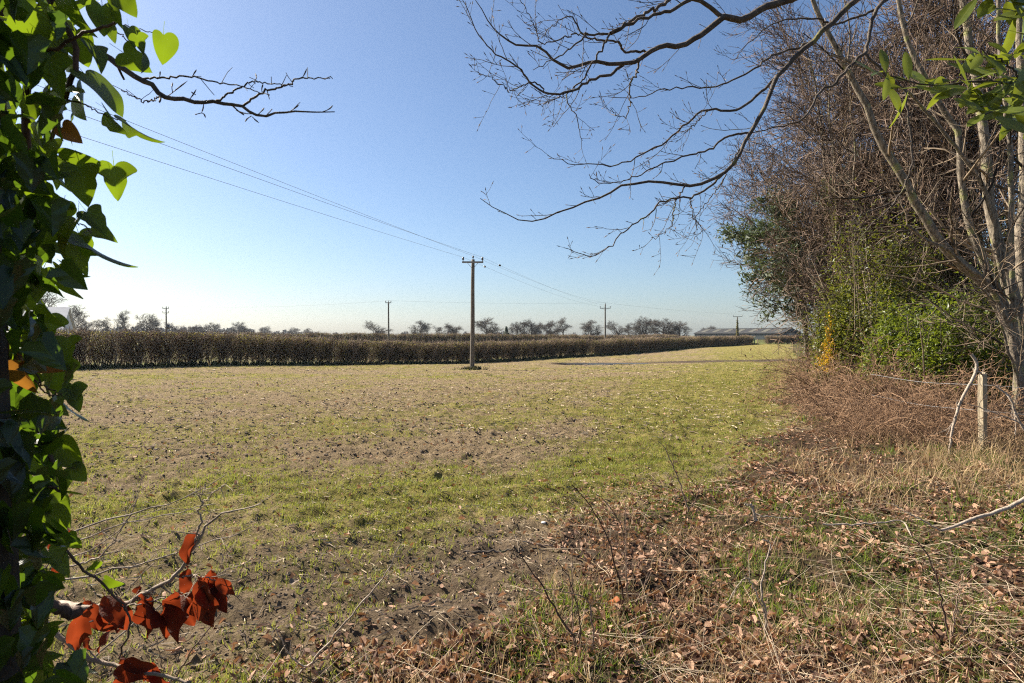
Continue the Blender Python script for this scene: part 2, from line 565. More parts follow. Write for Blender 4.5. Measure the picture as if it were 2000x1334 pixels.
# ------------------------------------------------------------------ terrain
CTRL = np.array([(0, 0, 0), (0, 5, 0), (-6, 4, 0), (5, 8, .02), (9, 11, .12), (-25, 36, -.16), (-2.6, 42, -.55), (-3.7, 60, -.85),
                 (9, 73, -.64), (33, 117, -.45), (54, 144, -.25), (12, 27, -.10), (28, 60, -.30), (-60, 90, -.6), (20, 140, -.7),
                 (-120, 200, -.9), (100, 330, -.6), (0, -60, 0), (80, 60, .2)])
PUD = (6.8, 51.5, 3.6, 2.4)
def base_z(x, y):
    num = np.zeros_like(x, dtype=float)
    den = np.zeros_like(x, dtype=float)
    for cx, cy, cz in CTRL:
        w = 1.0 / ((x - cx) ** 2 + (y - cy) ** 2 + 20.0) ** 1.5
        num += w * cz
        den += w
    return num / den
PUD_Z = float(base_z(np.array([PUD[0]]), np.array([PUD[1]]))[0])
YB = np.array([-60, -3, 0, 1, 3, 3.9, 6.2, 8.7, 15, 27, 60, 140, 400])
XB = np.array([-80, -9, -4, -2.5, -.8, 0, 1.0, 3.6, 6.6, 12.0, 27.5, 62, 180])
HEDGE = np.array([(-60, -3), (-34, 26), (-25, 36), (-3.7, 60), (9, 73), (22, 93), (33, 115), (53.5, 140)])
def verge_amount(x, y):
    xb = np.interp(y, YB, XB)
    w = .25 + .03 * np.abs(y)
    n = (fbm(x * .9, y * .9, 31, 3) - .5) * 2.2 * np.minimum(1, .35 + np.abs(y) * .05)
    return sstep(-w, w, x - xb + n)
def side_of_hedge(x, y):
    """positive on the field's side of the near hedge, in metres, roughly"""
    best = np.full(x.shape, 1e9)
    sgn = np.ones(x.shape)
    for (ax, ay), (bx, by) in zip(HEDGE[:-1], HEDGE[1:]):
        dx, dy = bx - ax, by - ay
        L2 = dx * dx + dy * dy
        t = np.clip(((x - ax) * dx + (y - ay) * dy) / L2, 0, 1)
        px, py = x - ax - t * dx, y - ay - t * dy
        d = np.hypot(px, py)
        s = np.sign(dy * px - dx * py)
        sgn = np.where(d < best, s, sgn)
        best = np.minimum(best, d)
    return best * sgn
def green_amount(x, y):
    u = x * .94 + y * .34
    v = -x * .34 + y * .94
    bands = fbm(u * .05, v * .33, 5, 3)
    patch = fbm(x * .22, y * .22, 9, 4)
    fine = fbm(x * 1.1, y * 1.1, 12, 3)
    g = .43 + .6 * (bands - .5) + .5 * (patch - .5) + 1.0 * (fine - .5)
    xb = np.interp(y, YB, XB)
    e = xb - x
    g = g + .75 * np.exp(-((e - 1.3 - .04 * y) / (1.1 + .06 * y)) ** 2) * sstep(5.5, 9, y)
    g = g - .30 * np.exp(-(((x + .3) / 2.0) ** 2 + ((y - 4.6) / 1.6) ** 2)) - .16 * np.exp(-(((x - .6) / 1.6) ** 2 + ((y - 9.5) / 2.2) ** 2))
    g = g + .16 * sstep(10, 7, y) * sstep(.3, -.8, x)
    return np.clip(g, 0, 1)
def wet_amount(x, y):
    yc = 51.5 + .02 * (x - 7)
    return sstep(1.5, .2, np.abs(y - yc) / 2.2 + (fbm(x * .4, y * .4, 3, 3) - .5) * 1.4) * sstep(0, 4, x - 1.5) + .5 * sstep(.35, .8, np.exp(-(((x + .2) / 2.6) ** 2 + ((y - 4.4) / 1.9) ** 2)) + .7 * (fbm(x * .8, y * .8, 66, 4) - .5))
def pud_mask(x, y):
    return sstep(1.7, 1.05, np.sqrt(((x - PUD[0]) / PUD[2]) ** 2 + ((y - PUD[1]) / PUD[3]) ** 2))
def relief(x, y):
    r = np.hypot(x, y)
    va = verge_amount(x, y)
    clod = (fbm(x * 8.0, y * 8.0, 41, 3) - .5) * .085 * (.4 + 1.2 * fbm(x * 1.3, y * 1.3, 43, 2)) + (fbm(x * 1.7, y * 1.7, 45, 3) - .5) * .05
    furrow = .026 * np.sin((-x * .34 + y * .94) * 2 * math.pi / .55 + 2.5 * fbm(x * .5, y * .5, 48, 2))
    hum = (fbm(x * 2.2, y * 2.2, 51, 4) - .5) * .22
    return ((clod + furrow) * (1 - va) + hum * va) * sstep(170, 60, r)
def gz(x, y):
    x, y = np.asarray(x, dtype=float), np.asarray(y, dtype=float)
    pm = pud_mask(x, y)
    z = base_z(x, y) + relief(x, y)
    return z * (1 - pm) + (PUD_Z - .04) * pm
def gz1(x, y):
    return float(gz(np.array([x]), np.array([y]))[0])

def build_terrain():
    fine = np.radians(np.arange(-50, 50.01, .2))
    coarse = np.radians(np.arange(55, 306, 5))
    ang = np.concatenate([fine, coarse])
    rad = np.concatenate([np.linspace(.25, 2.4, 12), np.exp(np.arange(math.log(2.5), math.log(62), .0078)),
                          np.exp(np.arange(math.log(63), math.log(6000), .05))])
    A, R = np.meshgrid(ang, rad)
    X, Y = R * np.sin(A), R * np.cos(A)
    x, y = X.ravel(), Y.ravel()
    z = gz(x, y)
    nr, na = X.shape
    idx = np.arange(nr * na).reshape(nr, na)
    nx = np.roll(idx, -1, 1)
    Q = np.stack([idx[:-1], idx[1:], nx[1:], nx[:-1]], -1).reshape(-1, 4)
    centre = len(x)
    V = np.vstack([np.stack([x, y, z], 1), [[0, 0, gz1(0, 0)]]])
    T = np.stack([np.full(na, centre), idx[0], nx[0]], -1)
    va = verge_amount(V[:, 0], V[:, 1])
    g = green_amount(V[:, 0], V[:, 1]) * (1 - va) + va * np.clip(.2 + 1.3 * (fbm(V[:, 0] * .8, V[:, 1] * .8, 77, 4) - .35), 0, 1)
    wet = wet_amount(V[:, 0], V[:, 1])
    straw = np.clip(.15 + 1.6 * (fbm(V[:, 0] * .3, V[:, 1] * .3, 88, 3) - .3), 0, 1) * (1 - .5 * va)
    cx, cy = x[Q].mean(1), y[Q].mean(1)
    sh = side_of_hedge(cx, cy)
    beyond = (sh < 0) | (cy > 140 + .12 * (cx - 53)) | (cy < -40)
    vq = (verge_amount(cx, cy) > .5) & ~beyond
    def part(name, mask, m, extra=None):
        q = Q[mask]
        used = np.unique(np.concatenate([q.ravel()] + ([extra.ravel()] if extra is not None else [])))
        remap = np.zeros(len(V), dtype=np.int64)
        remap[used] = np.arange(len(used))
        fs = [remap[q]] + ([remap[extra]] if extra is not None else [])
        o = obj(name, V[used], fs, m, None, True, {'green': g[used], 'wet': wet[used], 'straw': straw[used]})
        o['kind'] = 'structure'
        return o
    f = part('field', ~beyond & ~vq, M['field'])
    f['label'] = 'stubbly crop field with thin young green blades'
    v = part('grass_verge', vq, M['verge'], T)
    v['label'] = 'rough grassy verge with leaf litter beside the field'
    b = part('ground', beyond, M['ground'])
    b['label'] = 'flat farmland beyond the hedges'
build_terrain()

def build_puddle():
    rng = np.random.default_rng(3)
    n = 72
    a = np.linspace(0, 2 * math.pi, n, endpoint=False)
    k = 1 + .22 * np.sin(3 * a + 1) + .16 * np.sin(5 * a + 2) + .08 * np.sin(11 * a)
    V = [[PUD[0], PUD[1], PUD_Z]]
    for f in (.5, 1.0):
        for t, kk in zip(a, k):
            V.append([PUD[0] + math.cos(t) * PUD[2] * .95 * kk * f, PUD[1] + math.sin(t) * PUD[3] * .75 * kk * f, PUD_Z])
    F3 = np.array([[0, 1 + i, 1 + (i + 1) % n] for i in range(n)])
    F4 = np.array([[1 + i, 1 + n + i, 1 + n + (i + 1) % n, 1 + (i + 1) % n] for i in range(n)])
    m = bpy.data.materials.new('puddle_water')
    m.use_nodes = True
    b = m.node_tree.nodes['Principled BSDF']
    nz = m.node_tree.nodes.new('ShaderNodeTexNoise')
    nz.inputs['Scale'].default_value = 2.0
    rp = m.node_tree.nodes.new('ShaderNodeValToRGB')
    rp.color_ramp.elements[0].color = (.06, .05, .045, 1)
    rp.color_ramp.elements[1].color = (.11, .09, .08, 1)
    m.node_tree.links.new(nz.outputs['Fac'], rp.inputs[0])
    m.node_tree.links.new(rp.outputs[0], b.inputs['Base Color'])
    b.inputs['Roughness'].default_value = .12
    o = obj('puddle', np.array(V), [F3, F4], m, None, False)
    o['kind'] = 'structure'
    o['label'] = 'shallow puddle on the muddy strip across the field'
build_puddle()

# ------------------------------------------------------------------ far trees
def far_tree(seed, kind):
    """height 10 m; kind round / tall / bushy / conifer -> trunk, crown meshes"""
    rng = np.random.default_rng(seed)
    if kind == 'conifer':
        tr = resample(np.array([[0, 0, 0], [.05, 0, 5], [0, 0, 10]]), 6)[None]
        V, F, r = tubes(tr, np.linspace(.25, .05, 6)[None], 5, rng)
        N = 900
        h = rng.random(N) ** 1.3
        z = .8 + 9.1 * h
        rr = (1 - h) * 2.3 * np.sqrt(rng.random(N)) + .1
        a = rng.random(N) * 6.283
        pos = np.stack([rr * np.cos(a), rr * np.sin(a), z], 1)
        q = np.array([[-.5, 0, 0], [.5, 0, 0], [.4, 1, .1], [-.4, 1, .1]])
        c = put(q, np.array([[0, 1, 2, 3]]), pos, rots(rng, N, 1.2), .35 + .3 * rng.random(N), rng)
        return (V, F, r), c, 'conifer'
    if kind == 'round':
        hT, lo, hi, spread, ntr = 1.5, 2.8, 4.8, 54, 21
    elif kind == 'tall':
        hT, lo, hi, spread, ntr = 4.0, 2.6, 4.6, 32, 10
    else:
        hT, lo, hi, spread, ntr = .8, 4.0, 7.5, 34, 13
    top = 7.4 if kind != 'tall' else 9.2
    tr = resample(np.array([[0, 0, -.3], [.1, .05, hT], [-.1 + rng.normal(0, .2), .1, top * .75], [rng.normal(0, .3), rng.normal(0, .3), top]]), 10)[None]
    tR = np.linspace(.34, .07, 10)[None]
    parts = [tubes(tr, tR, 6, rng)]
    l1, r1 = children(rng, tr, tR, ntr, hT / top * .9, lo, hi, spread + 8, 7, .12, (0, 0, .35), .55, .05, .3, .45)
    l2, r2 = children(rng, l1, r1, 8, .2, 1.3, 2.6, 42, 5, .16, (0, 0, .25), .5, .03, .4, .4)
    l3, r3 = children(rng, l2, r2, 6, .15, .6, 1.3, 42, 3, .2, (0, 0, .2), .6, .02, .5, .3)
    limbs = merge([tubes(tr, tR, 6, rng), tubes(l1[:, :3], r1[:, :3], 4, rng)])
    crown = [tubes(l1, r1 * .98, 4, rng), tubes(l2, r2, 3, rng), tubes(l3, r3, 3, rng)]
    l4, r4 = children(rng, l3, r3, 3, .2, .4, .9, 42, 2, .2, (0, 0, .1), .7, .021, .6, .2)
    crown.append(tubes(l4, r4, 3, rng))
    return limbs, merge(crown), 'bare'

FAR = {}
for key, kind, seed in (('round_a', 'round', 1), ('round_b', 'round', 2), ('round_c', 'round', 3), ('tall_a', 'tall', 4), ('tall_b', 'tall', 5),
                        ('bushy_a', 'bushy', 6), ('bushy_b', 'bushy', 7), ('conifer', 'conifer', 8)):
    t, c, leaf = far_tree(seed, kind)
    w = np.percentile(np.abs(c[0][:, :2]), 96)
    h = c[0][:, 2].max()
    FAR[key] = (mesh_data(key + '_trunk', t[0], t[1], True, {'rnd': t[2]}, (M['far_bark'],)),
                mesh_data(key + '_crown', c[0], c[1], True, {'rnd': c[2]}, (M['pine'] if leaf == 'conifer' else M['far_bark'],)), w, h)

def place_far(name, key, px, ytop, wpx, d, label, cat='tree', group='bare trees on the skyline', rz=0.0):
    tm, cm, w, h = FAR[key]
    x = (px - 1000) / FPX * d
    z0 = float(base_z(np.array([x]), np.array([d]))[0]) - .05
    H = EYE + (HORIZON - ytop) / FPX * d - z0
    W = wpx / FPX * d / 2
    e = empty(name, (x, d, z0), label, cat, group)
    sxy = min(max(W / w, .35 * H / h), 1.6 * H / h)
    e.scale = (sxy, sxy, H / h)
    e.rotation_euler = (0, 0, rz)
    link('trunk', tm, e)
    link('crown', cm, e)
    return e

SKYLINE = [
    ('bare_tree', 'tall_a', 84, 548, 70, 95, 'tall dark bare tree half hidden behind the ivy leaves beside the pale roof'),
    ('bare_tree', 'tall_b', 140, 592, 60, 190, 'feathery bare tree just right of the ivy, tallest above the left hedge end'),
    ('bare_tree', 'bushy_a', 168, 612, 55, 210, 'bare spreading tree second from the ivy above the left hedge'),
    ('bare_tree', 'bushy_b', 211, 617, 46, 200, 'dense dark bushy bare tree third from the ivy above the left hedge'),
    ('bare_tree', 'tall_b', 245, 604, 30, 230, 'slim upright bare tree fourth from the ivy above the left hedge'),
    ('bare_tree', 'round_a', 288, 610, 44, 240, 'pale bare tree with open fan crown just left of the transformer pole'),
    ('bare_tree', 'bushy_a', 347, 626, 44, 260, 'low bare bush tree just right of the transformer pole'),
    ('bare_tree', 'round_b', 384, 632, 40, 300, 'low dark bare tree, left of the pair right of the transformer pole'),
    ('bare_tree', 'round_c', 415, 628, 46, 300, 'rounded dark bare tree, right of the pair right of the transformer pole'),
    ('bare_tree', 'round_a', 467, 627, 34, 340, 'small open bare tree alone beyond the left hedge, before the low reddish bush'),
    ('bare_tree', 'bushy_b', 487, 638, 30, 340, 'low reddish rounded bush tree on the left skyline'),
    ('bare_tree', 'round_b', 517, 635, 22, 480, 'hazy bluish little tree far off on the left skyline'),
    ('bare_tree', 'round_c', 575, 638, 24, 430, 'tiny far bare tree, left of two where the far hedge begins'),
    ('bare_tree', 'round_a', 602, 640, 22, 440, 'tiny far bare tree, right of two where the far hedge begins'),
    ('bare_tree', 'bushy_a', 736, 624, 46, 230, 'pale bare tree directly left of the slim distant pole'),
    ('bare_tree', 'round_a', 822, 624, 56, 260, 'rounded bare oak between the slim distant pole and the tall near pole'),
    ('bare_tree', 'bushy_b', 852, 634, 34, 270, 'low bare bush tree joining two oaks left of the tall near pole'),
    ('bare_tree', 'round_b', 884, 629, 48, 260, 'rounded bare oak nearest the tall near pole on its left'),
    ('bare_tree', 'round_c', 948, 618, 52, 230, 'ivy-trunked bare oak directly right of the tall near pole'),
    ('conifer', 'conifer', 989, 637, 13, 240, 'small dark pointed evergreen on the skyline between bare oaks'),
    ('bare_tree', 'round_a', 1010, 627, 40, 250, 'bare oak just right of the small dark evergreen'),
    ('bare_tree', 'round_b', 1038, 621, 46, 250, 'broad flat-topped bare oak, second right of the small dark evergreen'),
    ('bare_tree', 'round_c', 1074, 624, 42, 255, 'broad bare oak left of the slim upright one in the middle clump'),
    ('bare_tree', 'tall_a', 1100, 617, 34, 250, 'slim upright bare tree at the right end of the middle clump'),
    ('bare_tree', 'round_a', 1154, 623, 40, 240, 'round bare oak just left of the pole with a lowered crossarm'),
    ('bare_tree', 'bushy_a', 1204, 624, 44, 235, 'bare tree just right of the pole with a lowered crossarm'),
    ('bare_tree', 'tall_b', 1228, 630, 26, 250, 'thin pale bare tree left of the big oaks before the barn'),
    ('bare_tree', 'round_b', 1262, 615, 60, 210, 'largest spreading bare oak left of the barn'),
    ('bare_tree', 'round_c', 1297, 620, 46, 215, 'middle one of three spreading bare oaks left of the barn'),
    ('bare_tree', 'round_a', 1327, 625, 42, 215, 'bare oak nearest the left end of the barn'),
    ('bare_tree', 'round_b', 1385, 634, 34, 420, 'bare tree crown showing over the left end of the barn roof'),
]
for i, (nm, key, px, yt, w, d, lab) in enumerate(SKYLINE):
    place_far(nm, key, px, yt, w, d, lab, 'evergreen' if nm == 'conifer' else 'tree',
              None if nm == 'conifer' else 'bare trees on the skyline', i * 1.7)

def far_wood():
    rng = np.random.default_rng(21)
    V, F, R = [], [], []
    parts = []
    for i in range(150):
        b = rng.uniform(-900, 620) if i > 60 else rng.uniform(-900, -400)
        d = rng.uniform(620, 900)
        x = b / FPX * d
        h = rng.uniform(5, 10) * (1.25 if b < -500 else .8)
        N = 90
        p = rng.normal(0, 1, (N, 3))
        p = norm(p) * (rng.random((N, 1)) ** .33)
        p = p * [h * .55, h * .55, h * .5] + [x, d, h * .5 - .5]
        q = np.array([[-.5, 0, -.5], [.5, 0, -.5], [.5, 0, .5], [-.5, 0, .5]])
        parts.append(put(q, np.array([[0, 1, 2, 3]]), p, rots(rng, N, 1.0), h * (.10 + .14 * rng.random(N)), rng))
    v, f, r = merge(parts)
    o = obj('distant_wood', v, f, M['far_bark'], None, False, {'rnd': r})
    tag(o, 'hazy low line of far woodland along the horizon', 'woodland', None, 'stuff')
far_wood()

# ------------------------------------------------------------------ hedges
def hedge_module(seed, L=2.6, H=2.2, W=1.5):
    rng = np.random.default_rng(seed)
    n = 20
    st = np.stack([rng.uniform(-L / 2, L / 2, n), rng.normal(0, .12, n), np.full(n, -.15)], 1)
    s0 = grow_lines(rng, st, np.stack([rng.normal(0, .22, n), rng.normal(0, .22, n), np.ones(n)], 1), rng.uniform(1.7, 2.4, n), 6, .10, (0, 0, .3))
    r0 = rng.uniform(.02, .04, n)[:, None] * np.linspace(1, .35, 6)[None]
    l1, r1 = children(rng, s0, r0, 14, .10, .55, 1.2, 48, 4, .16, (0, 0, .55), .5, .010, .6, .35)
    l2, r2 = children(rng, l1, r1, 8, .2, .22, .55, 45, 2, .2, (0, 0, .45), .7, .0075, .8, .2)
    parts = [tubes(s0, r0, 4, rng), tubes(l1, r1, 3, rng), tubes(l2, r2, 3, rng)]
    V, F, R = merge(parts)
    top = H + .10 * np.sin(V[:, 0] * 2.1 + seed) + .12 * (vnoise(V[:, 0] * 6, V[:, 1] * 6, seed) - .5)
    V[:, 2] = np.where(V[:, 2] > top - .2, top - .2 + (V[:, 2] - top + .2) * .42, V[:, 2])
    lim = W / 2 - .10
    ay = np.abs(V[:, 1])
    V[:, 1] = np.sign(V[:, 1]) * np.where(ay > lim, lim + (ay - lim) * .25, ay)
    # stray shoots above the clipped top
    k = 34
    sh = grow_lines(rng, np.stack([rng.uniform(-L / 2, L / 2, k), rng.normal(0, .3, k), np.full(k, H - .35)], 1), np.stack([rng.normal(0, .25, k), rng.normal(0, .25, k), np.ones(k)], 1), rng.uniform(.35, .75, k), 4, .08, (0, 0, .1))
    V, F, R = merge([(V, F, R), tubes(sh, np.tile([[.010, .009, .007, .004]], (k, 1)), 3, rng)])
    # clinging leaves and bud tips
    N = 1500
    lx = rng.uniform(-L / 2 - .1, L / 2 + .1, N)
    lz = .25 + (H - .3) * rng.random(N) ** .8
    ly = rng.normal(0, W * .26, N).clip(-W / 2, W / 2)
    q = np.array([[-.5, 0, 0], [0, -.5, .1], [.5, 0, 0], [0, .5, .1]])
    lv = put(q, np.array([[0, 1, 2, 3]]), np.stack([lx, ly, lz], 1), rots(rng, N, 1.0), .05 + .05 * rng.random(N), rng)
    return (V, F, R), lv
HM = []
for s in (11, 12, 13, 14):
    a, b = hedge_module(s)
    HM.append((mesh_data('hedge_branches', a[0], a[1], True, {'rnd': a[2]}, (M['hedge_twig'],)),
               mesh_data('hedge_leaves', b[0], b[1], False, {'rnd': b[2]}, (M['hedge_leaf'],))))

def hedge(name, pts, label, group, hs, seed, leaf=True, gap=()):
    rng = np.random.default_rng(seed)
    pts = np.array(pts, dtype=float)
    seg = np.linalg.norm(np.diff(pts, axis=0), axis=1)
    L = seg.sum()
    cum = np.concatenate([[0], np.cumsum(seg)])
    x0, y0 = pts[len(pts) // 2]
    root = empty(name, (x0, y0, gz1(x0, y0)), label, 'hedge', group)
    n = int(L / 1.6)
    for i in range(n):
        s = (i + .5) / n * L
        k = min(np.searchsorted(cum, s, side='right') - 1, len(seg) - 1)
        p = pts[k] + (pts[k + 1] - pts[k]) * (s - cum[k]) / seg[k]
        d = pts[k + 1] - pts[k]
        h = hs(s / L) if callable(hs) else hs
        vi = rng.integers(0, 4)
        bush = link('hawthorn_bush', HM[vi][0], root)
        z = float(base_z(np.array([p[0]]), np.array([p[1]]))[0])
        bush.location = (p[0] - x0, p[1] - y0, z - root.location[2])
        bush.rotation_euler = (0, 0, math.atan2(d[1], d[0]) + (math.pi if rng.random() < .5 else 0) + rng.normal(0, .04))
        sc = h / 2.2 * rng.uniform(.92, 1.05)
        bush.scale = (1, rng.uniform(1.2, 1.5), sc)
        if leaf:
            link('foliage', HM[vi][1], bush)
    return root
hedge('hedge', HEDGE[1:5] + [0, 0], 'long clipped bare hedge along the far side of the field, behind the tall near pole', 'hedges', lambda t: 2.28 - .3 * min(1, t * 1.6), 1)
hedge('hedge', np.vstack([HEDGE[4] + [.7, .9], HEDGE[5:]]), 'farther lower stretch of hedge rising right towards the barn, ending at the gate gap', 'hedges', 1.95, 2)
hedge('hedge', [(57.5, 141), (66, 142), (80, 146)], 'short hedge below the barn, right of the gate gap', 'hedges', 1.95, 3)
hedge('hedge', [(-52, 108), (-30, 112), (-8, 120), (12, 130), (26, 143), (44, 168)], 'second dark hedge showing behind the near one, left of and behind the tall pole', 'hedges', lambda t: 2.75 - .45 * t, 4)

def hedge_foot():
    rng = np.random.default_rng(5)
    N = 5200
    s = rng.random(N)
    seg = np.linalg.norm(np.diff(HEDGE[1:], axis=0), axis=1)
    cum = np.concatenate([[0], np.cumsum(seg)])
    q = s * cum[-1]
    k = np.clip(np.searchsorted(cum, q, side='right') - 1, 0, len(seg) - 1)
    a, b = HEDGE[1:][k], HEDGE[1:][k + 1]
    d = b - a
    t = ((q - cum[k]) / seg[k])[:, None]
    nrm = np.stack([d[:, 1], -d[:, 0]], 1) / seg[k][:, None]
    p = a + d * t + nrm * (rng.random((N, 1)) * 1.5 + .2)
    z = base_z(p[:, 0], p[:, 1])
    hh = .14 + .22 * rng.random(N)
    blade = np.array([[-.5, 0, -.1], [.5, 0, -.1], [.35, .05, .6], [0, .2, 1]])
    v = put(blade, np.array([[0, 1, 2, 3]]), np.stack([p[:, 0], p[:, 1], z], 1), rots(rng, N, .35), np.stack([hh * .9, hh, hh], 1), rng)
    o = obj('hedge_bottom_grass', v[0], v[1], M['rank_grass'], None, False, {'rnd': v[2]})
    tag(o, 'rough shade-dark grass along the foot of the long hedge', 'grass', None, 'stuff')
hedge_foot()

# ------------------------------------------------------------------ gate gap, barns, house
def gate():
    x, y = 55.4, 140.6
    z = gz1(x, y)
    g = empty('field_gate', (x, y, z), 'low pale timber gate in the hedge gap below the barn', 'gate')
    for k in range(4):
        V, F = box(.9, 0, .3 + k * .25, 2.3, .05, .11)
        obj('rail', V, F, M['gate'], g, False)
    for sx in (-.25, 2.05):
        V, F = box(sx, 0, .6, .12, .12, 1.3)
        obj('post', V, F, M['gate'], g, False)
    V, F = lathe([(0, -.3), (.09, -.3), (.09, 1.55), (.06, 1.62), (0, 1.62)], 10)
    p = obj('marker_post', V, F, M['green_post'], None)
    p.location = (53.9, 139.0, gz1(53.9, 139.0))
    tag(p, 'pale green post at the end of the hedge beside the gate', 'post')
gate()

def barn(cx, cy, u, L, W, He, Hr, label, name, nlights):
    u = np.array(u) / np.hypot(*u)
    v = np.array([-u[1], u[0]])           # points away from the camera
    z0 = float(base_z(np.array([cx]), np.array([cy]))[0])
    root = empty(name, (cx, cy, z0), label, 'barn')
    root.rotation_euler = (0, 0, math.atan2(u[1], u[0]))
    # local frame: x along u (0 = right front corner, -L = left), y along v
    V = np.array([[-L, 0, -.5], [0, 0, -.5], [0, W, -.5], [-L, W, -.5], [-L, 0, He], [0, 0, He], [0, W, He], [-L, W, He], [0, W / 2, Hr], [-L, W / 2, Hr]], dtype=float)
    o = obj('wall', V, [np.array([[0, 1, 5, 4], [2, 3, 7, 6], [1, 2, 6, 5], [3, 0, 4, 7]]), np.array([[5, 6, 8], [7, 4, 9]])], M['cladding'], root, False)
    slope = (Hr - He) / (W / 2)
    ov = .6
    for s in (0, 1):
        y0, y1 = (-ov, W / 2) if s == 0 else (W + ov, W / 2)
        z0_, z1_ = He - ov * slope + .12, Hr + .12
        a = np.array([[-L - ov, y0, z0_], [ov, y0, z0_], [ov, y1, z1_], [-L - ov, y1, z1_]])
        b = a + [0, 0, .12]
        Vr = np.vstack([a, b])
        Fr = np.array([[0, 1, 2, 3], [4, 5, 6, 7], [0, 1, 5, 4], [1, 2, 6, 5], [2, 3, 7, 6], [3, 0, 4, 7]])
        rf = obj('roof', Vr, Fr, M['roof'], root, False)
        if s == 0:
            for k in range(nlights):
                xa = -L + L * (k + .35) / nlights
                xb = xa + L / nlights * .38
                pts = []
                for xx, t in ((xa, .25), (xb, .25), (xb, .85), (xa, .85)):
                    pts.append([xx, y0 + (y1 - y0) * t, z0_ + (z1_ - z0_) * t + .15])
                lo = np.array(pts)
                Vl = np.vstack([lo, lo + [0, 0, .05]])
                obj('roof_light', Vl, Fr, M['rooflight'], rf, False)
    V, F = box(-L / 2, W / 2, Hr + .3, L + 1.2, .5, .14)
    obj('ridge_cap', V, F, M['roof'], root, False)
    V, F = box(.04, W / 2, 1.6, .06, 4.0, 4.2)
    obj('door', V, F, M['glass'], root, False)
    return root
d0 = 320.0
barn((1526 - 1000) / FPX * d0, d0, (.55, -.835), 56, 17, 3.4, 5.9, 'long low farm barn with grey sheet roof and pale roof lights on the right skyline', 'farm_barn', 7)
barn((1562 - 1000) / FPX * 380, 380, (.9, -.45), 9, 8, 3.2, 4.6, 'small bluish shed just right of the long barn', 'farm_shed', 1)

def house():
    d = 78.0
    x = (34 - 1000) / FPX * d
    z0 = float(base_z(np.array([x]), np.array([d]))[0])
    root = empty('house', (x, d, z0), 'white house with pale sunlit roof glimpsed between the ivy leaves', 'house')
    root.rotation_euler = (0, 0, math.radians(24))
    L, W, He, Hr = 9.0, 7.0, 3.2, 5.9
    V = np.array([[-L / 2, 0, -.5], [L / 2, 0, -.5], [L / 2, W, -.5], [-L / 2, W, -.5], [-L / 2, 0, He], [L / 2, 0, He], [L / 2, W, He], [-L / 2, W, He], [L / 2, W / 2, Hr], [-L / 2, W / 2, Hr]])
    obj('wall', V, [np.array([[0, 1, 5, 4], [2, 3, 7, 6], [1, 2, 6, 5], [3, 0, 4, 7]]), np.array([[5, 6, 8], [7, 4, 9]])], M['white_wall'], root, False)
    sl = (Hr - He) / (W / 2)
    rf = None
    for s in (0, 1):
        y0, y1 = (-.4, W / 2) if s == 0 else (W + .4, W / 2)
        a = np.array([[-L / 2 - .3, y0, He - .4 * sl + .06], [L / 2 + .3, y0, He - .4 * sl + .06], [L / 2 + .3, y1, Hr + .06], [-L / 2 - .3, y1, Hr + .06]])
        rf = obj('roof', np.vstack([a, a + [0, 0, .14]]), np.array([[0, 1, 2, 3], [4, 5, 6, 7], [0, 1, 5, 4], [1, 2, 6, 5], [2, 3, 7, 6], [3, 0, 4, 7]]), M['pale_roof'], root, False)
    V, F = box(-2.6, W / 2, Hr + .5, .7, .7, 1.6)
    obj('chimney', V, F, M['white_wall'], rf, False)
    for wx in (-2.6, 0.4, 3.0):
        V, F = box(wx, -.02, 2.3, 1.1, .06, 1.2)
        w = obj('window', V, F, M['white_wall'], root, False)
        V, F = box(wx, -.06, 2.3, .9, .03, 1.0)
        obj('pane', V, F, M['glass'], w, False)
house()

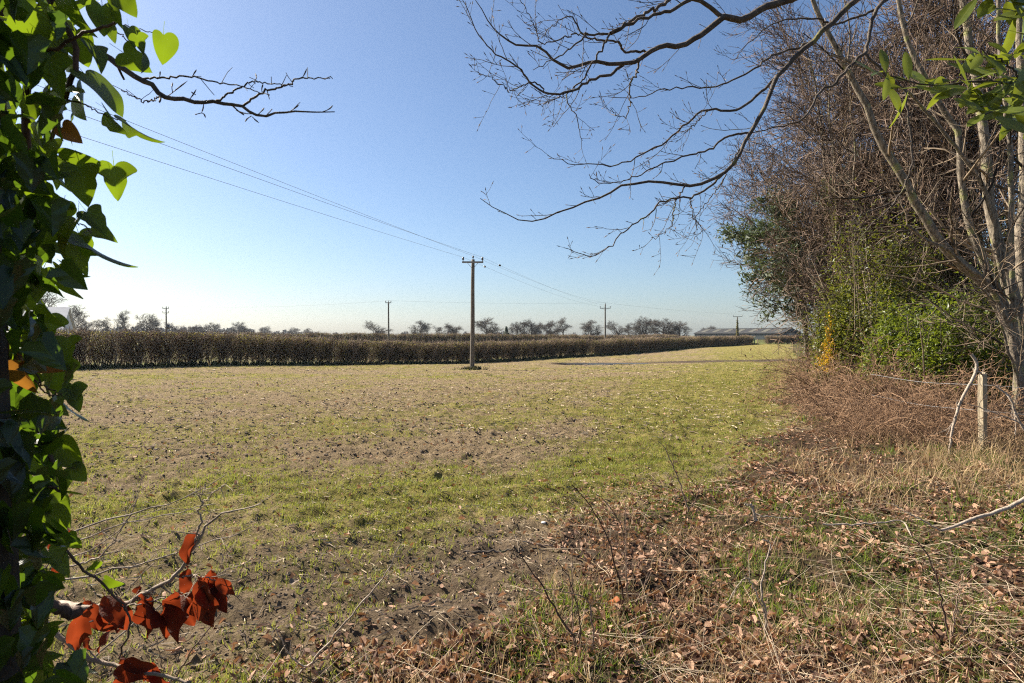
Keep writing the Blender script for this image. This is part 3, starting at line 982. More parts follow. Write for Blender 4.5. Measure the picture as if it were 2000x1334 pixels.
# ------------------------------------------------------------------ utility poles and wires
INS = mesh_data('insulator', *lathe([(0, 0), (.02, 0), (.02, .08), (.055, .09), (.065, .13), (.04, .15), (.06, .18), (.045, .24), (0, .26)], 10), True, None, (M['ceramic'],))
def utility_pole(px, ytop, d, label, arm_drop, arm_len, r0=.15, rz=0.0, lean=0.0, ivy=False, transformer=False, second_arm=False, top_pin=True, r1=.105):
    x = (px - 1000) / FPX * d
    z0 = gz1(x, d)
    H = EYE + (HORIZON - ytop) / FPX * d - z0
    root = empty('utility_pole', (x, d, z0), label, 'utility pole', 'utility poles')
    root.rotation_euler = (0, math.radians(lean), rz)
    rng = np.random.default_rng(int(px))
    pts = resample(np.array([[0, 0, -.6], [.01, 0, H * .4], [-.01, .01, H * .75], [0, 0, H]]), 14)
    V, F, _ = tubes(pts[None], np.linspace(r0, r1, 14)[None], 14, rng)
    k = len(V)
    V = np.vstack([V, [[0, 0, H + .02]]])
    cap = np.array([[k - 14 + i, k - 14 + (i + 1) % 14, k] for i in range(14)])
    obj('shaft', V, [F, cap], M['pole'], root)
    tops = []
    arms = [arm_drop] + ([arm_drop + .9] if second_arm else [])
    for dz in arms:
        za = H - dz
        V, F = box(0, -.16, za, arm_len, .09, .11)
        arm = obj('crossarm', V, F, M['steel'], root, False)
        for sx in (-1, 1):
            e = link('insulator', INS, arm)
            e.location = (sx * (arm_len / 2 - .06), -.16, za + .055)
            e.scale = (1.25, 1.25, 1.15)
            if dz == arm_drop:
                tops.append((sx * (arm_len / 2 - .06), -.16, za + .33))
        for sx in (-1, 1):
            e = link('brace', None)
            bpy.data.objects.remove(e)
            b = np.array([[sx * arm_len * .25, -.15, za - .05], [sx * .04, -.13, za - .42]])
            V, F, _ = tubes(b[None], np.full((1, 2), .012), 4, rng)
            obj('brace', V, F, M['steel'], root)
    if top_pin:
        e = link('insulator', INS, root)
        e.location = (0, 0, H)
        tops.insert(1, (0, 0, H + .24))
    if transformer:
        V, F = lathe([(0, 0), (.26, 0), (.28, .06), (.28, .75), (.2, .86), (0, .88)], 16)
        o = obj('transformer', V + [.42, -.05, H * .45], F, M['ceramic'], root)
        V, F = box(.2, -.05, H * .45 + .4, .3, .1, .08)
        obj('bracket', V, F, M['steel'], root, False)
    if ivy:
        N = 900
        t = rng.random(N)
        a = rng.random(N) * 6.283
        rr = (.16 + .3 * rng.random(N)) * (1.15 - .75 * t)
        p = np.stack([rr * np.cos(a), rr * np.sin(a), t * H * .86], 1)
        q = np.array([[-.5, 0, 0], [0, -.5, .1], [.5, 0, 0], [0, .5, .1]])
        v = put(q, np.array([[0, 1, 2, 3]]), p, rots(rng, N, 1.1), .14 + .1 * rng.random(N), rng)
        obj('ivy', v[0], v[1], M['hedge_leaf'], root, False, {'rnd': v[2]})
    from mathutils import Matrix, Vector
    mw = Matrix.Translation(root.location) @ root.rotation_euler.to_matrix().to_4x4()
    return root, [np.array(mw @ Vector(t)) for t in tops]

line_dir = math.atan2(71, 19.4)
near, near_t = utility_pole(922, 507, 42, 'tall weathered wooden pole standing alone in the field before the hedge', .20, 1.42, .165, math.radians(-4), .55, r1=.11)
mid, mid_t = utility_pole(1182, 594, 113, 'distant wooden pole whose crossarm sits well below its top, behind the hedge', .75, 1.9, .17, math.radians(-6))
slim, slim_t = utility_pole(759, 590, 105, 'slim distant pole with short crossarm at its tip, left of the tall pole', .12, 1.0, .15, 0, 0)
tra, tra_t = utility_pole(325, 600, 125, 'far left pole carrying a dark transformer can and two crossarms', .25, 1.3, .19, 0, 0, False, True, True)
ivp, ivp_t = utility_pole(1440, 618, 146, 'ivy-wrapped pole with wide crossarm in front of the barn', .05, 2.2, .17, 0, 0, True, False, False, False)
# strain insulators on the right-hand wires of the near pole
for k in (0, 2):
    pass

def wire(a, b, sag, r, label, group, n=26):
    t = np.linspace(0, 1, n)[:, None]
    p = np.asarray(a) * (1 - t) + np.asarray(b) * t
    p[:, 2] -= (4 * sag * t * (1 - t))[:, 0]
    V, F, _ = tubes(p[None], np.full((1, n), r), 4, np.random.default_rng(0))
    o = obj('overhead_wire', V, F, M['wire'])
    tag(o, label, 'wire', group)
words = ('lower', 'upper', 'middle')
offs = [np.array([-.55, .15, -.45]), np.array([0, 0, .55]), np.array([.55, -.15, -.35])]
for k, (t, w) in enumerate(zip(near_t, words)):
    far_end = np.array([-2.6 - 19.4 * 1.05, 42 - 71 * 1.05, 7.5]) + offs[k] * [1.2, 1.2, 1.4]
    wire(t, far_end, .35, .006, w + ' of three thin wires rising left from the tall near pole', 'wires of the power line', 60)
for k, (t, m_, w) in enumerate(zip(near_t, mid_t, words)):
    wire(t, m_, .5, .006, w + ' of three faint wires dropping right from the tall near pole', 'wires of the power line', 40)
wire(slim_t[1], mid_t[1], .25, .008, 'faint level wire between the slim distant pole and the pole with lowered crossarm', 'distant wires')
wire(mid_t[1], ivp_t[1] + np.array([0, 0, .2]), .3, .008, 'faint wire from the pole with lowered crossarm to the ivy-wrapped pole', 'distant wires')
wire(tra_t[1], slim_t[1], .6, .008, 'faint level wire between the transformer pole and the slim distant pole', 'distant wires')
for k, (px, py) in enumerate(((958, 509), (963, 518))):
    a = near_t[2] if k == 0 else near_t[0]
    b = mid_t[2] if k == 0 else mid_t[0]
    # strain insulators hang in the wires just right of the pole
    t = .055 + .01 * k
    p = a * (1 - t) + b * t
    p[2] -= 4 * .5 * t * (1 - t)
    V, F = lathe([(0, -.16), (.05, -.14), (.075, -.06), (.05, 0), (.075, .07), (.05, .14), (0, .16)], 8)
    V = V[:, [2, 0, 1]]
    o = obj('strain_insulator', V, F, M['ceramic'])
    o.location = p
    o.rotation_euler = (0, 0, line_dir)
    tag(o, ('upper' if k == 0 else 'lower') + ' dark strain insulator on a wire just right of the tall pole', 'insulator', 'strain insulators')

def pole_tuft():
    rng = np.random.default_rng(9)
    N = 260
    x0, y0 = near.location[0], near.location[1]
    p = np.stack([x0 + rng.normal(0, .42, N), y0 - .1 + rng.normal(0, .25, N)], 1)
    z = gz(p[:, 0], p[:, 1])
    hh = .14 + .16 * rng.random(N)
    blade = np.array([[-.12, 0, -.1], [.12, 0, -.1], [.08, .1, .6], [0, .3, 1]])
    v = put(blade, np.array([[0, 1, 2, 3]]), np.column_stack([p, z]), rots(rng, N, .5), hh, rng)
    o = obj('grass_tuft', v[0], v[1], M['rank_grass'], None, False, {'rnd': v[2]})
    tag(o, 'dark green grass tuft round the foot of the tall near pole', 'grass')
pole_tuft()

# ------------------------------------------------------------------ right-hand trees
DIAM = np.array([[0, 0, 0], [.25, .5, .08], [0, 1, -.05], [-.25, .5, .08]], dtype=float)
DIAMF = np.array([[0, 1, 2, 3]])
def bare_tree(seed, H, lean, nst, dens=1.0, trop=(-.25, -.05, .35)):
    """several stems from one stool -> trunk mesh, branch mesh, twig mesh"""
    rng = np.random.default_rng(seed)
    st, rr = [], []
    for k in range(nst):
        a = rng.random() * 6.283
        sp = rng.uniform(.06, .22) * H * (1 if nst > 1 else .2)
        h = H * rng.uniform(.75, 1.0)
        pts = [[.12 * math.cos(a), .12 * math.sin(a), -.3], [sp * .2 * math.cos(a), sp * .2 * math.sin(a), h * .3],
               [sp * .6 * math.cos(a) + lean[0] * .5, sp * .6 * math.sin(a) + lean[1] * .5, h * .65],
               [sp * math.cos(a) + lean[0], sp * math.sin(a) + lean[1], h]]
        s = resample(pts, 16)
        s[2:, :2] += np.cumsum(rng.normal(0, .045, (14, 2)), 0)
        st.append(s)
        rr.append(rng.uniform(.055, .10) * np.linspace(1, .18, 16))
    s0, r0 = np.array(st), np.array(rr)
    l1, r1 = children(rng, s0, r0, int(13 * dens), .2, 2.0, 4.6, 58, 8, .10, trop, .45, .018, .3, .5)
    l2, r2 = children(rng, l1, r1, int(8 * dens), .12, .8, 1.9, 42, 5, .13, np.array(trop) * .8, .5, .009, .4, .35)
    l3, r3 = children(rng, l2, r2, 8, .12, .4, 1.0, 40, 4, .15, np.array(trop) * .7, .6, .0095, .5, .3)
    l4, r4 = children(rng, l3, r3, 2, .15, .18, .5, 40, 2, .15, (0, 0, .1), .8, .008, .6, .2)
    trunk = tubes(s0, r0, 8, rng)
    N = 2600
    bi = rng.integers(0, nst, N)
    ti = (rng.random(N) ** 1.2 * 9)
    i0 = ti.astype(int)
    pc = s0[bi, i0] + (s0[bi, i0 + 1] - s0[bi, i0]) * (ti - i0)[:, None]
    pc = pc + rng.normal(0, .16, (N, 3)) * (1.25 - ti / 12)[:, None]
    ivy = put(DIAM, DIAMF, pc, rots(rng, N, 1.2), .07 + .05 * rng.random(N), rng)
    br = merge([tubes(l1, r1, 5, rng), tubes(l2, r2, 3, rng)])
    tw = merge([tubes(l3, r3, 3, rng), tubes(l4, r4, 3, rng)])
    return trunk, br, tw, ivy
BARE = []
for s, H, ln, ns, dn in ((101, 11.0, (-1.0, 0), 3, 1.0), (102, 12.5, (-1.6, -.3), 2, 1.15), (103, 10.0, (-.6, .2), 4, .85)):
    t, b, w, iv = bare_tree(s, H, ln, ns, dn)
    BARE.append((mesh_data('bare_trunk', t[0], t[1], True, {'rnd': t[2]}, (M['bark_grey'],)),
                 mesh_data('bare_branches', b[0], b[1], True, {'rnd': b[2]}, (M['twig_grey'],)),
                 mesh_data('bare_twigs', w[0], w[1], True, {'rnd': w[2]}, (M['twig_red'],)),
                 mesh_data('trunk_ivy', iv[0], iv[1], False, {'rnd': iv[2]}, (M['shrub'],))))
def place_bare(vi, px, d, sc, rz, label, sx=1.0):
    x = (px - 1000) / FPX * d
    e = empty('bare_tree', (x, d, gz1(x, d) - .05), label, 'tree', 'bare trees of the right-hand belt')
    e.rotation_euler = (0, 0, rz)
    e.scale = (sc * sx, sc * sx, sc)
    link('trunk', BARE[vi][0], e)
    link('branches', BARE[vi][1], e)
    link('twigs', BARE[vi][2], e)
    link('trunk_ivy', BARE[vi][3], e)
for args in ((1, 1635, 20.0, 1.0, .0, 'bare twiggy tree at the belt edge, its crown reaching farthest over the field'),
             (0, 1750, 18.0, 1.1, .5, 'bare multi-stemmed tree just left of the pale leaning stems, rising out of frame'),
             (2, 1585, 27.0, 1.1, -.4, 'farther bare tree behind the grey-green pine, reddish twigs against the sky'),
             (0, 1830, 18.5, 1.1, -.7, 'bare tree behind the pale leaning stems, its dark trunk half hidden'),
             (2, 1935, 17.0, 1.1, .9, 'dark-trunked bare tree at right, behind the large hanging evergreen leaves'),
             (1, 1765, 25.0, 1.0, -.3, 'bare tree deep in the belt filling the gap behind the front crowns'),
             (2, 1700, 19.5, 1.15, 2.6, 'bare tree rooted among the shrubs straight above the bramble mounds'),
             (0, 1690, 22.5, 1.15, 3.4, 'bare tree in the second row behind the tall ivy-green mass'),
             (1, 1655, 31.0, 1.15, -.2, 'bare tree well back, its reddish twigs showing above the pine'),
             (0, 1605, 36.0, 1.0, .3, 'most distant bare tree of the right belt, low over the yellow-leaved bush')):
    place_bare(*args)

# pine / grey-green evergreen at the belt's edge
def pine():
    rng = np.random.default_rng(55)
    d = 24.0
    x = (1625 - 1000) / FPX * d
    root = empty('pine_tree', (x, d, gz1(x, d) - .05), 'grey-green needled evergreen whose boughs droop over the field, left of the thicket', 'tree')
    s = resample(np.array([[0, 0, -.3], [-.2, 0, 2.4], [-.4, .1, 4.8], [-.5, 0, 6.9]]), 12)[None]
    r = np.linspace(.2, .05, 12)[None]
    V, F, q = tubes(s, r, 8, rng)
    obj('trunk', V, F, M['bark_dark'], root, True, {'rnd': q})
    l1, r1 = children(rng, s, r, 36, .36, 2.4, 4.3, 70, 8, .08, (-.65, -.25, -.02), .4, .018, .3, .35)
    # boughs towards the field reach farther
    l1[:, :, 0] = np.where(l1[:, :, 0] < -.4, l1[:, :, 0] * 1.22, l1[:, :, 0])
    l2, r2 = children(rng, l1, r1, 12, .3, .5, 1.4, 48, 5, .14, (-.2, 0, .12), .5, .008, .5, .3)
    v = merge([tubes(l1, r1, 4, rng), tubes(l2, r2, 3, rng)])
    obj('branches', v[0], v[1], M['twig_grey'], root, True, {'rnd': v[2]})
    # needle tufts along the boughs
    tips = l2[:, 1:, :].reshape(-1, 3)
    keep = rng.random(len(tips)) < .9
    tips = tips[keep]
    k = 12
    pos = np.repeat(tips, k, 0) + rng.normal(0, .13, (len(tips) * k, 3))
    nb = np.array([[-.2, 0, 0], [.2, 0, 0], [.12, 1, .1], [-.12, 1, .1]])
    vv = put(nb, np.array([[0, 1, 2, 3]]), pos, rots(rng, len(pos), 1.1), .10 + .10 * rng.random(len(pos)), rng)
    o = obj('needles', vv[0], vv[1], M['pine'], root, False, {'rnd': vv[2]})
    o['kind'] = 'stuff'
pine()

# broad-leaved evergreen shrubs
def shrub_mesh(seed, N, leaf, clump=60):
    """unit dome: x,y in -1..1, z 0..1 filled with leaf clumps"""
    rng = np.random.default_rng(seed)
    c = rng.normal(0, 1, (clump, 3))
    c = norm(c) * (rng.random((clump, 1)) ** .4)
    c[:, 2] = np.abs(c[:, 2])
    k = rng.integers(0, clump, N)
    p = c[k] * .86 + rng.normal(0, .115, (N, 3))
    p[:, 2] = np.maximum(p[:, 2], .02)
    return p
LEAF8 = np.array([[0, 0, 0], [.26, .35, .07], [.2, .72, .05], [0, 1, -.06], [-.2, .72, .05], [-.26, .35, .07], [0, .5, 0]], dtype=float)
LEAF8F = np.array([[0, 1, 6], [1, 2, 6], [2, 3, 6], [3, 4, 6], [4, 5, 6], [5, 0, 6]])
def shrub(px, d, ytop, wpx, N, leaf, m, label, seed, name='evergreen_shrub', stems=True, flowers=0, z_base=None):
    rng = np.random.default_rng(seed)
    x = (px - 1000) / FPX * d
    z0 = gz1(x, d)
    H = EYE + (HORIZON - ytop) / FPX * d - z0
    W = wpx / FPX * d / 2
    root = empty(name, (x, d, z0), label, 'shrub', 'evergreen shrubs of the right-hand belt')
    p = shrub_mesh(seed, N, leaf) * [W, W * .8, H]
    fr = put(DIAM, DIAMF, p, rots(rng, N, 1.15), leaf * (.6 + .8 * rng.random(N)), rng)
    o = obj('foliage', fr[0], fr[1], m, root, False, {'rnd': fr[2]})
    o['kind'] = 'stuff'
    if stems:
        n = 16
        s0 = grow_lines(rng, np.stack([rng.normal(0, W * .25, n), rng.normal(0, W * .2, n), np.full(n, -.1)], 1),
                        np.stack([rng.normal(0, .3, n), rng.normal(0, .3, n), np.ones(n)], 1), np.full(n, H * .85), 8, .07, (0, 0, .2))
        r0 = rng.uniform(.012, .03, n)[:, None] * np.linspace(1, .3, 8)[None]
        l1, r1 = children(rng, s0, r0, 8, .2, H * .2, H * .45, 45, 5, .12, (0, 0, .2), .5, .006, .4, .4)
        v = merge([tubes(s0, r0, 5, rng), tubes(l1, r1, 3, rng)])
        obj('stems', v[0], v[1], M['twig_grey'], root, True, {'rnd': v[2]})
    if flowers:
        q = shrub_mesh(seed + 1, flowers, leaf, 14) * [W * .32, W * .35, H * .5] + [-W * .82, -W * .45, H * .22]
        fv = put(DIAM, DIAMF, q, rots(rng, flowers, 1.1), .05 + .06 * rng.random(flowers), rng)
        y = obj('yellow_leaves', fv[0], fv[1], M['gorse'], root, False, {'rnd': fv[2]})
        y['kind'] = 'stuff'
    return root
shrub(1660, 16.5, 540, 150, 20000, .085, M['shrub'], 'glossy shrub with yellow-orange leaves on its field side, below the pine', 61, flowers=700)
shrub(1725, 16.0, 385, 300, 17000, .085, M['shrub'], 'tall ivy-green evergreen mass climbing among bare stems above the glossy shrub', 62)
shrub(1850, 12.6, 562, 230, 16000, .085, M['shrub_bright'], 'bright green laurel bush left of the pale leaning stems, behind the fence post', 63)
shrub(1765, 13.6, 590, 200, 20000, .085, M['shrub_bright'], 'sunlit evergreen bush above the brown brambles, left of the laurel', 64)
shrub(1960, 14.5, 480, 180, 9000, .09, M['shrub'], 'dark evergreen bush behind the pale stems at the right edge', 65)
shrub(1800, 22.0, 260, 300, 22000, .13, M['shrub'], 'tall dark evergreen backdrop deep in the belt, centre', 66)
shrub(1960, 25.0, 330, 200, 9000, .12, M['shrub'], 'tall dark evergreen backdrop deep in the belt, far right', 67)
shrub(1625, 34.0, 600, 90, 3500, .11, M['shrub'], 'small evergreen bush farthest along the belt, left of the glossy shrub', 68)

# pale multi-stemmed tree at the right edge (traced stems)
def traced(lines, n, rng, jit=0.0):
    Ps, Rs = [], []
    for pts, d0, d1, ra, rb in lines:
        k = len(pts)
        w = np.array([P(x, y, d0 + (d1 - d0) * i / (k - 1)) if len(p) == 2 else P(x, y, p[2]) for i, p in enumerate(pts) for x, y in [p[:2]]])
        s = resample(w, n)
        s[1:-1] += rng.normal(0, jit, (n - 2, 3))
        Ps.append(s)
        Rs.append(np.linspace(ra, rb, n))
    return np.array(Ps), np.array(Rs)
def leaning_tree():
    rng = np.random.default_rng(71)
    L = [
        ([(1992, 850), (1988, 690), (1940, 580), (1868, 511), (1832, 469), (1790, 405), (1756, 340), (1715, 271), (1683, 195), (1640, 110), (1600, 40), (1560, -60)], 11, 10.4, .115, .03),
        ([(2000, 850), (1998, 700), (1978, 570), (1950, 490), (1932, 400), (1922, 300), (1915, 230), (1892, 100), (1865, -40), (1840, -150)], 11.1, 11.6, .12, .05),
        ([(1996, 850), (1985, 680), (1950, 570), (1905, 480), (1885, 410), (1872, 315), (1868, 260), (1841, 220), (1800, 150), (1762, 63), (1745, -20), (1720, -120)], 11.1, 11.0, .085, .03),
        ([(2006, 850), (2008, 700), (1996, 560), (1990, 450), (1998, 330), (1992, 200), (1984, 60), (1975, -120)], 11.2, 12.0, .10, .05),
        ([(1998, 850), (1990, 680), (1976, 560), (1973, 420), (1970, 300), (1952, 160), (1944, 0), (1935, -120)], 10.9, 10.6, .055, .025),
        ([(1994, 850), (1978, 670), (1930, 560), (1890, 525), (1850, 488), (1812, 470), (1770, 440)], 10.9, 10.2, .07, .022),
        ([(1960, 560), (1940, 450), (1916, 362), (1857, 283), (1810, 220), (1772, 183), (1700, 140), (1620, 110)], 11.1, 10.2, .045, .014),
        ([(2004, 850), (2030, 700), (2060, 560), (2090, 400), (2100, 200), (2110, -50)], 11.1, 11.3, .10, .05),
        ([(1990, 850), (1985, 740), (1962, 660), (1945, 600), (1925, 570), (1900, 560)], 10.8, 9.6, .03, .010),
    ]
    Ps, Rs = traced(L, 26, rng, .012)
    base = P(1996, 850, 11)
    root = empty('leaning_tree', (base[0], base[1], gz1(base[0], base[1])), 'pale-barked tree with many leaning stems fanning from one base at the right edge', 'tree')
    off = np.array(root.location)
    for a, b in zip(Ps, Rs):
        v = tubes(a[None] - off, b[None], 9, rng)
        obj('stem', v[0], v[1], M['bark_grey'], root)
    l1, r1 = children(rng, Ps - off, Rs, 9, .25, .9, 2.4, 48, 7, .12, (-.3, -.1, .1), .4, .008, .35, .4)
    l2, r2 = children(rng, l1, r1, 7, .15, .35, .9, 45, 5, .14, (-.1, -.05, .1), .55, .0045, .4, .3)
    l3, r3 = children(rng, l2, r2, 4, .15, .12, .35, 42, 3, .15, (0, 0, .1), .6, .003, .6, .3)
    v = merge([tubes(l1, r1, 5, rng), tubes(l2, r2, 4, rng)])
    obj('branches', v[0], v[1], M['twig_grey'], root, True, {'rnd': v[2]})
    v = tubes(l3, r3, 3, rng)
    obj('twigs', v[0], v[1], M['twig_red'], root, True, {'rnd': v[2]})
leaning_tree()

# ------------------------------------------------------------------ overhanging beech, top right
def overhang():
    rng = np.random.default_rng(81)
    K = (5.6, 3.9, 5.4)     # crown fork, out of frame at the right
    lines = [
        # limb A
        ([(1560, -6), (1499, 15), (1450, 41), (1412, 39), (1371, 67), (1334, 90), (1296, 92), (1270, 103), (1240, 124), (1217, 129), (1157, 124), (1112, 133), (1090, 127), (1060, 101), (1034, 92), (1000, 90), (974, 71), (955, 45), (929, 4)], 4.6, 4.3, .026, .0022),
        ([(1412, 39), (1379, 15), (1349, 0), (1345, 2), (1304, 26), (1247, 39), (1191, 67), (1150, 71), (1135, 81), (1112, 97), (1094, 109), (1064, 127), (1041, 139)], 4.57, 4.2, .015, .002),
        ([(1420, -70), (1360, -25), (1313, 0), (1280, 18), (1244, 36), (1215, 55), (1191, 67)], 4.7, 4.35, .014, .008),
        ([(1270, 103), (1221, 103), (1210, 90), (1187, 82), (1152, 77), (1130, 60), (1112, 36), (1090, 44), (1058, 78)], 4.55, 4.3, .009, .0018),
        ([(1247, 122), (1240, 150), (1229, 169), (1231, 202), (1221, 229), (1204, 226), (1192, 214)], 4.5, 4.35, .007, .0018),
        ([(1217, 129), (1191, 146), (1150, 161), (1105, 184), (1071, 184), (1037, 165), (1026, 146), (992, 120), (959, 101), (929, 60), (904, 4)], 4.5, 4.0, .010, .002),
        ([(1191, 67), (1175, 100), (1157, 124), (1139, 157), (1109, 180), (1109, 202), (1124, 225), (1131, 255), (1137, 276)], 4.36, 4.45, .007, .002),
        ([(1071, 184), (1041, 163), (1010, 174), (989, 176), (959, 154), (932, 142)], 4.2, 3.95, .005, .0018),
        ([(1150, 71), (1120, 70), (1060, 88), (1045, 60), (1030, 25), (1006, -8)], 4.3, 4.15, .005, .0018),
        ([(1109, 180), (1085, 195), (1060, 205), (1050, 208)], 4.35, 4.25, .004, .0018),
        # limb B
        ([(1705, -30), (1674, 0), (1620, 50), (1564, 104), (1520, 148), (1507, 176), (1491, 211), (1463, 261), (1447, 299), (1422, 331), (1386, 352), (1337, 364), (1274, 354), (1217, 364), (1180, 382), (1120, 405), (1075, 422), (1045, 433), (1011, 429), (977, 411), (938, 388)], 4.9, 4.3, .021, .002),
        ([(1520, 148), (1480, 185), (1442, 214), (1382, 216), (1345, 236), (1304, 274), (1247, 307), (1202, 324), (1157, 322), (1120, 322), (1094, 313), (1069, 304)], 4.85, 4.3, .010, .002),
        ([(1463, 261), (1420, 268), (1379, 296), (1322, 311), (1270, 330), (1236, 349), (1176, 360), (1150, 341)], 4.8, 4.4, .008, .002),
        ([(1422, 331), (1405, 345), (1382, 367), (1349, 386), (1300, 390), (1266, 420), (1217, 454), (1176, 491), (1142, 499), (1101, 484)], 4.75, 4.3, .008, .002),
        ([(1602, 69), (1560, 95), (1507, 110), (1466, 139), (1400, 170), (1349, 172), (1304, 176), (1240, 191), (1187, 191)], 4.9, 4.5, .009, .002),
        ([(1463, 261), (1440, 300), (1415, 345), (1390, 385), (1360, 420), (1362, 450)], 4.8, 4.7, .006, .002),
        ([(1337, 364), (1320, 395), (1310, 440), (1270, 470)], 4.6, 4.5, .005, .0018),
        ([(1349, 386), (1352, 420), (1372, 450), (1360, 458)], 4.7, 4.65, .004, .0018),
        ([(1382, 216), (1350, 250), (1330, 262)], 4.6, 4.55, .004, .0018),
        # limb C
        ([(1760, -40), (1731, 0), (1708, 22), (1690, 85), (1687, 107), (1658, 129), (1624, 167), (1598, 180), (1576, 224), (1535, 246), (1479, 258), (1440, 262)], 5.3, 4.9, .017, .003),
        ([(1687, 107), (1731, 151), (1762, 180), (1775, 261), (1778, 324), (1746, 397), (1700, 440), (1672, 478)], 5.25, 5.3, .010, .003),
        ([(1708, 22), (1633, 49), (1583, 41), (1535, 41), (1494, 57), (1463, 85), (1430, 120)], 5.25, 5.0, .010, .002),
        ([(1746, 397), (1700, 412), (1650, 440), (1610, 485)], 5.3, 5.25, .006, .002),
    ]
    Ps, Rs = traced(lines, 40, rng, .006)
    Rs = Rs * 1.12
    base = np.array([6.0, 3.6, gz1(6.0, 3.6)])
    root = empty('overhanging_beech', tuple(base), 'bare budded branches of a tree overhanging the field from the top right', 'tree')
    off = base
    # trunk and the limbs' unseen roots
    tr = resample(np.array([[6.0, 3.6, -.4], [6.05, 3.6, 1.6], [5.9, 3.7, 3.6], [5.6, 3.8, 5.4], [5.5, 3.9, 7.2]]), 14)
    v = tubes(tr[None] - off, np.linspace(.19, .09, 14)[None], 12, rng)
    obj('trunk', v[0], v[1], M['bark_grey'], root)
    conn = []
    for start, rad in ((Ps[0, 0], .03), (Ps[2, 0], .018), (Ps[10, 0], .025), (Ps[19, 0], .021)):
        c = resample(np.array([[5.6, 3.8, 5.3], (np.array([5.6, 3.8, 5.3]) * .5 + start * .5) + [0, 0, .25], start]), 10)
        conn.append((c, rad))
    for c, rad in conn:
        v = tubes(c[None] - off, np.linspace(rad * 1.7, rad, 10)[None], 8, rng)
        obj('limb', v[0], v[1], M['overhang'], root)
    for a, b in zip(Ps, Rs):
        v = tubes(a[None] - off, b[None], 7, rng)
        obj('branch', v[0], v[1], M['overhang'], root)
    A = Ps - off
    def budded(l, r):
        r = r.copy()
        r[:, -1] = .0006
        return l, r
    l1, r1 = children(rng, A, np.minimum(Rs, .006), 7, .22, .14, .42, 38, 8, .10, (-.25, -.05, .35), .5, .0017, .6, .25)
    l2, r2 = children(rng, l1, r1, 4, .25, .03, .10, 45, 3, .08, (-.15, 0, .3), .8, .0014, .7, .2)
    l3, r3 = children(rng, A, np.minimum(Rs, .005), 10, .2, .025, .09, 48, 3, .06, (-.15, 0, .3), .5, .0015, .8, .2)
    # buds: slim spindles at the ends of the spurs
    ends = np.concatenate([l2[:, -1], l3[:, -1], l1[:, -1]])
    dirs = norm(np.concatenate([l2[:, -1] - l2[:, -2], l3[:, -1] - l3[:, -2], l1[:, -1] - l1[:, -2]]))
    bl = .020 + .012 * rng.random(len(ends))
    bp_ = np.stack([ends, ends + dirs * bl[:, None] * .4, ends + dirs * bl[:, None]], 1)
    br_ = np.tile(np.array([[.0016, .0030, .0004]]), (len(ends), 1))
    v = merge([tubes(l1, r1, 4, rng), tubes(l2, r2, 3, rng), tubes(l3, r3, 3, rng)])
    obj('twigs', v[0], v[1], M['overhang'], root, True, {'rnd': v[2]})
    v = tubes(bp_, br_, 4, rng)
    o = obj('buds', v[0], v[1], M['twig_red'], root, True, {'rnd': v[2]})
    o['kind'] = 'stuff'
overhang()

